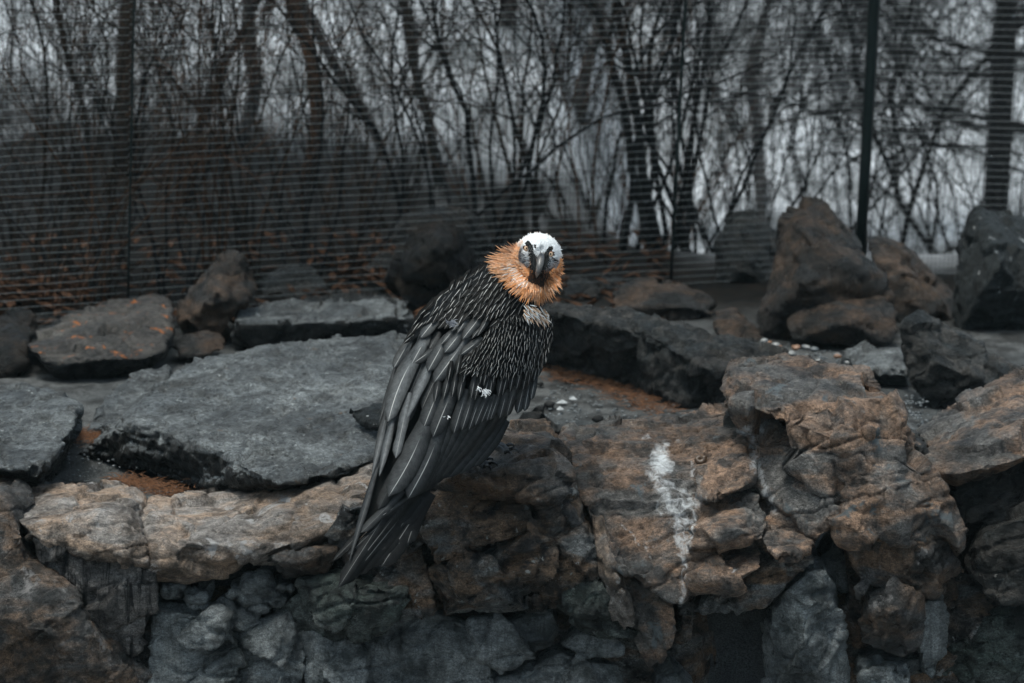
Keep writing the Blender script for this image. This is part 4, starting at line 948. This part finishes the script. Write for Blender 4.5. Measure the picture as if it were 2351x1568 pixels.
# --- tertials and scapulars (traced)
feather(z2(430, 860), z2(303, 1465), 105 * K2, l0=.026, l1=.034, tone=.085, shaft=.05, sb=.25, shape='broad', fray=.25)
feather(z2(640, 560), z2(395, 1120), 110 * K2, l0=.024, l1=.030, tone=.10, shaft=.04, sb=.12, shape='lance', fray=.35)
feather(z2(560, 400), z2(232, 1128), 175 * K2, l0=.028, l1=.038, tone=.082, shaft=.035, sb=.55, shape='round', bend=10)
for (b, t, w, tn) in [((560, 150), (412, 392), 75, .05), ((745, 90), (533, 358), 105, .055), ((460, 330), (283, 642), 95, .055), ((605, 320), (448, 602), 115, .06), ((640, 470), (470, 590), 80, .035),
                      ((780, 340), (598, 668), 120, .05), ((975, 340), (657, 768), 150, .058), ((935, 270), (752, 497), 110, .055), ((850, 270), (718, 424), 70, .05), ((1125, 110), (917, 372), 95, .045),
                      ((990, 130), (866, 324), 75, .05), ((925, 165), (818, 302), 65, .055), ((1215, 80), (1052, 345), 65, .03), ((1095, 245), (1000, 372), 45, .03), ((1100, 360), (902, 514), 85, .04),
                      ((1105, 400), (936, 565), 90, .042), ((1260, 225), (1150, 340), 45, .03), ((1340, 90), (1246, 254), 50, .03), ((640, 120), (548, 230), 55, .04), ((560, 210), (455, 260), 45, .035)]:
    FNl = .022 + .012 * (1 - t[1] / 900)
    feather(z2(*b), z2(*t), w * K2 * 1.05, l0=FNl - .004, l1=FNl + .008, tone=tn, shaft=.055, sb=.34, shape='lance' if w < 80 else 'round', camber=.32)
for (b, t, w, tn) in [((640, 380), (420, 900), 140, .034), ((760, 520), (545, 1010), 150, .028), ((880, 640), (690, 1010), 130, .024), ((520, 240), (350, 570), 100, .032), ((700, 300), (560, 560), 110, .03),
                      ((820, 420), (640, 800), 130, .028), ((960, 560), (800, 880), 110, .022), ((1010, 480), (880, 760), 110, .018), ((560, 640), (390, 1150), 120, .04), ((700, 800), (520, 1250), 130, .024)]:
    feather(z2(*b), z2(*t), w * K2, l0=.012, l1=.018, tone=tn, shaft=.04, sb=.15, shape='round', camber=.2)
# --- greater coverts
gc = [((705, 820), (560, 1183), 135), ((840, 800), (645, 1273), 150), ((960, 830), (835, 1243), 110), ((1020, 870), (910, 1213), 90), ((1085, 890), (975, 1208), 85), ((1150, 880), (1033, 1163), 85),
      ((1190, 900), (1090, 1140), 70), ((1215, 880), (1140, 1123), 70), ((1260, 860), (1172, 1113), 70), ((1330, 830), (1257, 1103), 85), ((1400, 800), (1322, 1083), 75), ((1490, 760), (1420, 1055), 80), ((1540, 740), (1487, 1034), 70), ((1590, 700), (1545, 930), 60)]
for i, (b, t, w) in enumerate(gc):
    feather(z2(*b), z2(*t), w * K2 * 1.12, 'covert_feather', l0=.022, l1=.030 + .001 * (i % 2), tone=.034 + random.uniform(-.004, .006), shaft=.05, sb=.34, shape='round', camber=.3)
# --- two rows of median coverts
mc1 = [(740, 930), (820, 913), (880, 938), (995, 923), (1032, 933), (1112, 927), (1165, 900), (1245, 908), (1282, 893), (1350, 868), (1412, 835), (1470, 850), (1520, 800), (1570, 770), (1610, 720), (660, 960)]
for t in mc1:
    feather(z2(t[0] + 48 + random.uniform(-12, 12), t[1] - 235), z2(*t), 74 * K2, 'covert_feather', l0=.028, l1=.037, tone=.020 + random.uniform(-.005, .007), shaft=.06, sb=.32, shape='lance', camber=.35)
mc2 = [(785, 760), (860, 705), (920, 778), (942, 692), (1040, 722), (1075, 790), (1110, 803), (1165, 713), (1197, 783), (1270, 753), (1335, 742), (1380, 700), (1422, 713), (1472, 672), (1530, 645), (1600, 622), (1640, 650), (1550, 730), (1490, 760)]
for t in mc2:
    feather(z2(t[0] + 40 + random.uniform(-12, 12), t[1] - 190), z2(*t), 58 * K2, 'covert_feather', l0=.034, l1=.042, tone=.012 + random.uniform(-.004, .006), shaft=.07, sb=.32, shape='lance', camber=.35)
# --- small mantle feathers with pale shaft streaks, and the speckled lesser coverts
def inside(poly, x, y):
    c = False; j = len(poly) - 1
    for i in range(len(poly)):
        if (poly[i][1] > y) != (poly[j][1] > y) and x < (poly[j][0] - poly[i][0]) * (y - poly[i][1]) / (poly[j][1] - poly[i][1]) + poly[i][0]: c = not c
        j = i
    return c
MANTLE = [(1120, 608), (1150, 640), (1175, 672), (1205, 690), (1212, 712), (1190, 740), (1165, 760), (1120, 740), (1080, 720), (1050, 745), (1010, 745), (985, 735), (950, 765), (938, 780), (955, 735), (985, 700), (1030, 665), (1080, 632)]
pts = []
tries = 0
while len(pts) < 165 and tries < 20000:
    tries += 1; x, y = random.uniform(930, 1220), random.uniform(600, 790)
    if inside(MANTLE, x, y) and all((x - a) ** 2 + ((y - b) * .8) ** 2 > 100 for a, b in pts): pts.append((x, y))
pts.sort(key=lambda p: -p[1])
for i, (x, y) in enumerate(pts):
    a = R(random.gauss(124, 7)) + (1180 - x) * .0004; k = 1.0 + (y - 600) / 300
    L = 25 * k * random.uniform(.85, 1.2); dx, dy = math.cos(a) * L, math.sin(a) * L
    lf_ = .036 + .010 * (790 - y) / 190
    feather((x - dx * .75, y - dy * .75), (x + dx * .4, y + dy * .4), 11.5 * k, 'mantle_feather', l0=lf_ - .004, l1=lf_ + .003, tone=.003 + random.uniform(-.001, .002), shaft=random.uniform(.05, .13), sb=random.uniform(.07, .42), shape='lance', camber=.12, n=7, bend=random.uniform(-1, 2))
COV = [z2(*p) for p in [(1220, 270), (1330, 190), (1420, 190), (1500, 190), (1640, 150), (1745, 200), (1745, 330), (1720, 480), (1660, 620), (1560, 640), (1450, 690), (1330, 720), (1180, 690), (1040, 690), (900, 670), (930, 560), (1080, 450), (1120, 340)]]
pts = []; tries = 0
while len(pts) < 330 and tries < 60000:
    tries += 1; x, y = random.uniform(1050, 1275), random.uniform(720, 870)
    if inside(COV, x, y) and all((x - a) ** 2 + ((y - b) * .75) ** 2 > 48 for a, b in pts): pts.append((x, y))
pts.sort(key=lambda p: -p[1]); geos = []
for i, (x, y) in enumerate(pts):
    a = R(102 + random.gauss(0, 8)) - (x - 1180) * .0022 + max(0, (1130 - x)) * .004; k = .72 + max(0, (y - 740)) / 230
    if y < 755: a -= .4 * (1 - (y - 720) / 35)
    L = 20 * k * random.uniform(.85, 1.2); dx, dy = math.cos(a) * L, math.sin(a) * L; lf_ = .040 + .008 * (870 - y) / 150
    geos.append(feather_geo((x - dx * .8, y - dy * .8), (x + dx * .4, y + dy * .4), 9.5 * k, l0=lf_ - .004, l1=lf_ + .003, tone=.003 + random.uniform(-.001, .002), shaft=random.uniform(.07, .15), sb=random.uniform(.1, .5), shape='lance', camber=.12, n=6, bend=random.uniform(-1, 1.5)))
o = link('lesser_coverts', feather_mesh(geos, 'lesser_coverts'), M_FEATHER, bird); o['kind'] = 'stuff'; o['label'] = 'small black wing coverts with pale shaft streaks'

# ------------------------------------------------------------------ head plumage
def strand_mat():
    t = NT('soft_plumage'); c = t.n('ShaderNodeAttribute', attribute_name='tint')
    n = t.noise(t.pos(), 220, 3, .6)
    col = t.mix(1.0, c.outputs['Color'], t.rng(n, .3, .7, .78, 1.15), 'MULTIPLY')
    t.b.inputs['Sheen Weight'].default_value = .15
    return t.done(col, .75, None, .06)
M_SOFT = strand_mat()
def blades(items, name, parent=bird):
    """items: (list of 3d points, half widths, side vector, colour root, colour tip)"""
    V, F, C = [], [], []
    for pts, ws, side, c0, c1 in items:
        b = len(V); n = len(pts)
        for i, (p, w) in enumerate(zip(pts, ws)):
            f = i / (n - 1); c = [c0[k] * (1 - f) + c1[k] * f for k in range(3)]
            nrm = (pts[min(i + 1, n - 1)] - pts[max(i - 1, 0)]).cross(side); nrm = nrm.normalized() if nrm.length > 1e-9 else Vector((0, -1, 0))
            if nrm.y > 0: nrm = -nrm
            V += [p - side * w, p + nrm * (w * .55), p + side * w]; C += [c, c, c]
        for i in range(n - 1):
            q = b + 3 * i; F += [(q, q + 1, q + 4, q + 3), (q + 1, q + 2, q + 5, q + 4)]
    me = mesh_np(name, V, F); cattr(me, 'tint', np.array(C)); o = link(name, me, M_SOFT, parent); o['kind'] = 'stuff'; return o
def z6(x, y): return (1136.3 + .1062 * x, 509.4 + .1062 * y)
def seg_d(px, py, line):
    m = 1e9
    for (x0, y0), (x1, y1) in zip(line[:-1], line[1:]):
        dx, dy = x1 - x0, y1 - y0; t = max(0, min(1, ((px - x0) * dx + (py - y0) * dy) / (dx * dx + dy * dy)))
        m = min(m, math.hypot(px - x0 - t * dx, py - y0 - t * dy))
    return m
MASKL = [z6(*p) for p in [(715, 470), (770, 580), (790, 720), (800, 850), (830, 1000)]]
MASKR = [z6(*p) for p in [(1205, 570), (1150, 690), (1085, 800), (1040, 940), (990, 1080)]]
CHIN = [z6(*p) for p in [(800, 1010), (880, 1140), (980, 1110)]]
WHITE, ORANGE, PEACH, DKOR = (.76, .775, .79), (.76, .31, .115), (.86, .56, .38), (.28, .10, .04)
def lerp3(a, b, t): t = max(0, min(1, t)); return tuple(a[k] + (b[k] - a[k]) * t for k in range(3))
def head_col(px, py):
    zx, zy = (px - 1136.3) / .1062, (py - 509.4) / .1062
    r = math.hypot((zx - 940) / 540, (zy - 640) / 500)
    c = lerp3(WHITE, PEACH, (r - .80) / .22)
    low = max(0, (zy - 850) / 300); left = max(0, (600 - zx) / 350)
    if r > .75: c = lerp3(c, ORANGE, (r - .75) * 3.2 * min(1, low + left * (1 if zy > 420 else .5)))
    for (cx, cy, rr) in ((600, 840, 185), (1230, 930, 165)):
        d = math.hypot(zx - cx, zy - cy) / rr
        if d < 1.1: c = lerp3(c, random.choice([(.62, .65, .68), (.40, .43, .46), (.10, .11, .12), (.5, .53, .56)]), (1.1 - d) * 2.4)
    if math.hypot((zx - 910) / 1.4, zy - 1290) < 210: c = lerp3(c, (.02, .014, .012), .85 if random.random() < .75 else .3)
    kl, kr, kc = seg_d(px, py, MASKL), seg_d(px, py, MASKR), seg_d(px, py, CHIN)
    if kl < 7.2 or kr < 6.2 or kc < 10: c = (.010, .011, .012)
    if zy < 640 and abs(zx - (800 + (zy - 450) * 1.1)) < 60 and zy > 470 and random.random() < .5: c = (.03, .03, .03)
    for (cx, cy, rr) in ((480, 650, 60), (1310, 815, 50)):
        if math.hypot((zx - cx) / 1.5, zy - cy) < rr and random.random() < .7: c = (.02, .02, .022)
    return c
EYES = ((1207.2, 570.6), (1265.2, 583.6))
HC = at(1235, 588, 7.02); PXM = 7.02 / FPX
HR = Vector((.0545, .060, .0515))
roll = R(13); CR, SR = math.cos(roll), math.sin(roll)
BEAKDIR = (at(1240, 606, 6.9) - at(1238, 588, 7.02)).normalized()
items = []; rnd = random.Random(5)
for k in range(8000):
    u = Vector((rnd.gauss(0, 1), rnd.gauss(0, 1), rnd.gauss(0, 1))).normalized()
    if u.y > .55: continue
    root = HC + Vector((u.x * HR.x, u.y * HR.y, u.z * HR.z)) * .97
    t = u * u.dot(BEAKDIR) - BEAKDIR
    if t.length < .12: continue
    t.normalize(); f = (1 - u.dot(BEAKDIR)) * .5
    px, py = to_px(np.array([root])); px, py = float(px[0]), float(py[0])
    f_ = (root + t * .004); mx, my = to_px(np.array([f_])); c0 = head_col(float(mx[0]), float(my[0]))
    dark = c0[0] < .05
    if any(math.hypot(px - q[0], py - q[1]) < 6.6 for q in EYES): continue
    L = (.006 + .020 * f) * rnd.uniform(.7, 1.25) * (.45 if dark else 1)
    e_ = root + t * L; ex_, ey_ = to_px(np.array([e_]))
    if any(seg_d(q[0], q[1], [(px, py), (float(ex_[0]), float(ey_[0]) + .01)]) < 5.6 for q in EYES): continue
    d = (t + u * ((.22 + .5 * f) if not dark else .2)).normalized() + Vector((rnd.gauss(0, .12), rnd.gauss(0, .12), rnd.gauss(0, .12)))
    w = (.0008 + .0011 * f) * rnd.uniform(.8, 1.3); side = d.cross(u).normalized()
    c1 = lerp3(c0, PEACH, .5) if (f > .52 and not dark) else c0
    if not dark: k_ = rnd.uniform(.9, 1.05); c0 = tuple(q * k_ for q in c0); c1 = tuple(q * k_ for q in c1)
    items.append(([root, root + d * L * .5, root + d * L - u * L * .15], [w, w * .9, .0002], side, c0, c1))
o = blades(items, 'head_plumage'); o['label'] = 'white face feathers with black eye bands'
bm_ = body(); bv = np.empty(len(bm_.vertices) * 3); bm_.vertices.foreach_get('co', bv); bx, by = to_px(bv.reshape(-1, 3))
def body_col(x, y):
    if math.hypot(x - 1238, y - 588) < 62: return lerp3((.62, .60, .58), ORANGE, (y - 590) / 30)
    return ORANGE if math.hypot(x - 1238, y - 588) < 100 and y < 690 else (.004, .005, .005)
cattr(bm_, 'tint', np.array([body_col(x, y) for x, y in zip(bx, by)]))
link('body', bm_, M_SOFT, bird)
# ruff: shingled rusty locks from nape to throat
RA = [(-95, 47), (-40, 50), (0, 52), (25, 60), (50, 80), (72, 104), (90, 117), (112, 112), (130, 108), (150, 112), (165, 122), (178, 126), (188, 100), (205, 62), (230, 50), (265, 47)]
def ruffR(a): return float(np.interp(a, [q[0] for q in RA], [q[1] for q in RA]))
items = []
for row in range(13):
    fr = 1.0 - row * .052
    for k in range(230):
        a = rnd.uniform(-92, 262); Rm = ruffR(a)
        if Rm < 56 and row > 4: continue
        rt = Rm * fr * rnd.uniform(.96, 1.03); inner = 42 if 40 < a < 130 else 48
        L = min(rt - inner, rnd.uniform(30, 50) * (.6 + Rm / 220))
        if L < 7: continue
        aa = R(a); bend = R(rnd.gauss(0, 4))
        # locks on the nape sweep down along the neck
        sweep = R(16) * max(0, math.sin(R(max(0, min(180, (a - 100) * 1.8)))))
        P3 = []
        for q in range(4):
            r = rt - L * (1 - q / 3); an = aa - sweep * (1 - q / 3) * .5 + bend * q / 3
            px, py = 1238 + r * math.cos(an), 588 + r * math.sin(an)
            dh = 7.02 - .058 * math.sqrt(max(0, 1 - min(1, (r / 58)) ** 2)); g = max(0, min(1, (r - 42) / 40))
            db = min(field(px, py)[0], 7.03) - .050
            P3.append(at(px, py, dh * (1 - g) + db * g - .004 - .0022 * row - (.004 if q == 2 else 0)))
        zx, zy = 1238 + rt * math.cos(aa), 588 + rt * math.sin(aa)
        low = math.sin(aa)
        base = lerp3(ORANGE, PEACH, rnd.random() ** 2 * .9)
        if 150 < a < 235: base = lerp3(base, PEACH, .25)
        if (a > 205 or a < -10): base = lerp3(base, (.80, .68, .60), .75)
        if 115 < a < 165 and .62 < fr < .85 and rnd.random() < .35: base = lerp3(base, (.82, .74, .68), .85)
        if 60 < a < 118 and fr < .82: base = lerp3(base, (.03, .018, .013), min(.92, (.84 - fr) * 4.2 * rnd.uniform(.7, 1.2)))
        if 20 < a < 130 and rnd.random() < .25: base = lerp3(base, DKOR, .6)
        k_ = rnd.uniform(.8, 1.12); c = tuple(q * k_ for q in base)
        s = Vector((-math.sin(aa), 0, -math.cos(aa)))
        w = rnd.uniform(1.2, 2.6) * PXM
        items.append((P3, [w * .7, w, w * .8, .0002], s, tuple(q * .8 for q in c), c))
o = blades(items, 'neck_ruff'); o['label'] = 'shaggy rusty orange neck ruff'
# pale feathers at the base of the neck, down tufts caught in the plumage
items = []
for k in range(90):
    x, y = rnd.uniform(1200, 1258), rnd.uniform(698, 738)
    if y > 700 + (x - 1195) * .7 + 18 or y < 690 + (x - 1215) * .5: continue
    a = R(rnd.gauss(55, 16)); L = rnd.uniform(12, 22); d = field(x, y)[0] - .052
    p = [at(x, y, d), at(x + L * .5 * math.cos(a), y + L * .5 * math.sin(a), d - .003), at(x + L * math.cos(a), y + L * math.sin(a), d + .001)]
    c = rnd.choice([(.72, .70, .68), (.66, .48, .36), (.80, .80, .80), (.5, .33, .22)])
    items.append((p, [.0008, .0016, .0003], Vector((math.sin(a), 0, math.cos(a))), c, c))
for (x, y, n, r) in ((1113, 898, 26, 12), (1036, 745, 26, 13), (1098, 892, 8, 8), (1028, 955, 5, 7)):
    for k in range(n):
        a = R(rnd.gauss(60 if y > 800 else -40, 40)); L = rnd.uniform(.5, 1.2) * r; d = field(x, y)[0] - (.052 if y < 800 else .048)
        x0, y0 = x + rnd.gauss(0, r * .3), y + rnd.gauss(0, r * .3)
        p = [at(x0, y0, d), at(x0 + L * .6 * math.cos(a), y0 + L * .6 * math.sin(a), d - .006), at(x0 + L * math.cos(a + .3), y0 + L * math.sin(a + .3), d - .008)]
        c = rnd.choice([(.6, .61, .63), (.42, .43, .45), (.75, .76, .77)]) if y > 800 else rnd.choice([(.30, .30, .33), (.38, .38, .41)])
        items.append((p, [.0007, .0011, .0002], Vector((math.sin(a), 0, math.cos(a))), c, c))
o = blades(items, 'pale_down'); o['label'] = 'white down tufts caught in the dark plumage'
# beak
def loft(path, S=14):
    V, F = [], []
    n = len(path)
    for i, (px, py, dd, rw, rh, tilt) in enumerate(path):
        c = at(px, py, 7.02 + dd)
        for k in range(S):
            a = 6.28318 * k / S; x, h = math.cos(a) * rw, math.sin(a) * rh
            # ring tilts from facing the camera to facing the ground
            V.append(c + Vector((x * CR + h * SR * .3, -h * math.sin(tilt), -x * SR + h * math.cos(tilt))))
    for i in range(n - 1):
        for k in range(S): F.append((i * S + k, i * S + (k + 1) % S, (i + 1) * S + (k + 1) % S, (i + 1) * S + k))
    F.append(tuple(range(S))[::-1]); F.append(tuple((n - 1) * S + k for k in range(S)))
    return V, F
def beak_mat():
    t = NT('horn_beak'); p = t.pos(scale=(1, 1, .25)); n = t.noise(p, 420, 3, .6)
    return t.done(t.mix(t.ramp(n, [(.35, 0.0), (.65, 1.0)]), (.045, .043, .042), (.16, .15, .145)), .3, t.bump(n, .2, .001), .5)
V, F = loft([(1243, 584, -.052, .0085, .010, .2), (1242.5, 591, -.068, .0090, .0105, .5), (1241, 601, -.083, .0090, .0095, .8), (1239, 611, -.093, .0082, .0085, 1.1), (1236.5, 620, -.097, .0070, .007, 1.4), (1234, 628, -.096, .0050, .005, 1.6), (1232, 635, -.091, .0022, .0022, 1.7), (1231.5, 638, -.088, .0005, .0005, 1.7)])
bk = link('beak', mesh_np('beak', V, F), beak_mat(), bird)
V, F = loft([(1239, 608, -.050, .0120, .008, .6), (1238, 617, -.066, .0100, .006, 1.0), (1236.5, 626, -.078, .0070, .004, 1.2), (1235.5, 631, -.082, .002, .002, 1.3)])
link('lower_beak', mesh_np('lower_beak', V, F), plain_mat('black_beak', (.012, .012, .013), .35, .5, .3, 90), bk)
# bristles over the nostrils and the black beard
items = []
for k in range(260):
    s_ = rnd.choice((-1, 1)); f = rnd.random()
    x0 = 1240 + s_ * (16 - 6 * f) - 4 * f + rnd.gauss(0, 2.5); y0 = 578 + 34 * f + rnd.gauss(0, 2)
    if k % 5 == 0: x0 = 1241 + rnd.gauss(0, 2); y0 = 571 + rnd.gauss(0, 3)
    a = R(rnd.gauss(88 - s_ * 8, 22)); L = rnd.uniform(8, 20); d = 7.02 - (.052 + .028 * f)
    if k % 5 == 0: a = R(rnd.uniform(0, 360)); L = rnd.uniform(6, 13); d = 7.02 - .072
    p = [at(x0, y0, d), at(x0 + .5 * L * math.cos(a), y0 + .5 * L * math.sin(a), d - .010), at(x0 + L * math.cos(a), y0 + L * math.sin(a), d - .012)]
    c = (.009, .010, .011) if k % 5 else (.62, .64, .66)
    items.append((p, [.0010, .0010, .0002], Vector((math.sin(a), 0, math.cos(a))), c, c))
for k in range(150):
    x0, y0 = 1234 + rnd.gauss(0, 8), 630 + rnd.gauss(0, 4); a = R(rnd.gauss(95, 16)); L = rnd.uniform(14, 34); d = 7.02 - .066
    p = [at(x0, y0, d), at(x0 + .5 * L * math.cos(a), y0 + .5 * L * math.sin(a), d - .012), at(x0 + L * math.cos(a), y0 + L * math.sin(a), d - .010)]
    c = rnd.choice([(.008, .008, .009), (.012, .010, .009), (.05, .022, .012)])
    items.append((p, [.0011, .0011, .0002], Vector((math.sin(a), 0, math.cos(a))), c, c))
o = blades(items, 'beard_bristles'); o['label'] = 'black bristles of beard and nostrils'
# eyes
def disc(px, py, d, r, tilt, mat, name, parent, dome=.3, sx=1.0):
    V, F, S = [], [], 20
    c = at(px, py, d)
    for j, (q, h) in enumerate(((1.0, 0), (.8, dome * .45), (.45, dome * .85), (0.001, dome))):
        for k in range(S):
            a = 6.28318 * k / S; x, z = math.cos(a) * r * q * sx, math.sin(a) * r * q
            V.append(c + Vector((x * math.cos(tilt), x * math.sin(tilt) - h * r, z)))
    for j in range(3):
        for k in range(S): F.append((j * S + k, j * S + (k + 1) % S, (j + 1) * S + (k + 1) % S, (j + 1) * S + k))
    return link(name, mesh_np(name, V, F), mat, parent)
def eye_mat(n, c, ro=.12):
    t = NT(n); return t.done(c, ro, None, .6)
E_RED, E_IRIS, E_PUP = eye_mat('red_eye_ring', (.30, .06, .035), .4), eye_mat('straw_iris', (.70, .50, .33)), eye_mat('black_pupil', (.003, .003, .003), .05)
for (ex, ey, tl, ox) in ((1207.2, 570.6, -.5, 1.2), (1265.2, 583.6, .5, -.9)):
    s_ = 1 if tl < 0 else -1
    # eye set in the skull side
    u = ((ex - 1238) * PXM / HR.x) ** 2 + ((588 - ey) * PXM / HR.z) ** 2
    dd = 7.02 - HR.y * math.sqrt(max(.02, 1 - u)) - .016
    e = disc(ex, ey, dd, .0070, tl, E_RED, 'eye', bird, .25, .85)
    disc(ex, ey, dd - .0012, .0062, tl, E_IRIS, 'iris', e, .30, .85)
    disc(ex + ox, ey - .4, dd - .0032, .0030, tl, E_PUP, 'pupil', e, .25, .8)
# legs: feathered shank, toes and claws gripping the perch
M_TOE = plain_mat('grey_toe_skin', (.06, .06, .062), .5, .4, .4, 120); M_CLAW = plain_mat('black_claw', (.010, .010, .011), .25, .5, .3, 90)
def foot(px, py, d):
    g = np.array(at(px, py, d)); V, F = [], []
    tube(V, F, [g + np.array(q) for q in ((-.03, .0, .10), (-.015, .005, .05), (0, 0, .012))], [.028, .018, .012], 10)
    leg = link('leg', mesh_np('leg', V, F), M_BODY, bird)
    for q, (dx, dy) in enumerate(((.050, -.012), (.042, .022), (.040, -.038), (-.028, .015))):
        V, F = [], []; a = np.array([dx, dy, 0.])
        tube(V, F, [g, g + a * .35 + np.array([0, 0, .009]), g + a * .75 + np.array([0, 0, .005]), g + a + np.array([0, 0, -.002])], [.010, .0085, .0078, .006], 9)
        toe = link('toe', mesh_np('toe', V, F), M_TOE, leg)
        V, F = [], []; e = g + a; n = a / np.linalg.norm(a)
        tube(V, F, [e, e + n * .010 + np.array([0, 0, .005]), e + n * .020 + np.array([0, 0, .002]), e + n * .026 + np.array([0, 0, -.008])], [.0048, .004, .0028, .0006], 8)
        link('claw', mesh_np('claw', V, F), M_CLAW, toe)
foot(1122, 1030, 7.02); foot(1075, 1062, 7.10)

# ------------------------------------------------------------------ damp air
hb = bmesh.new(); bmesh.ops.create_cube(hb, size=1.0)
hm = bpy.data.meshes.new('haze'); hb.to_mesh(hm); hb.free()
hz = link('haze', hm); hz.location = (0, 88, 3.6); hz.scale = (310, 282, 12.0); hz['kind'] = 'stuff'; hz['label'] = 'thin damp haze hanging over the whole enclosure'
ht = bpy.data.materials.new('damp_air'); ht.use_nodes = True; ht.node_tree.nodes.clear()
ho = ht.node_tree.nodes.new('ShaderNodeOutputMaterial'); hv = ht.node_tree.nodes.new('ShaderNodeVolumePrincipled')
hv.inputs['Color'].default_value = (.62, .84, .88, 1); hv.inputs['Density'].default_value = .0007
ht.node_tree.links.new(hv.outputs[0], ho.inputs['Volume']); hm.materials.append(ht)
print('ROCK TRIS', TRI[0], 'OBJECTS', len(bpy.data.objects))
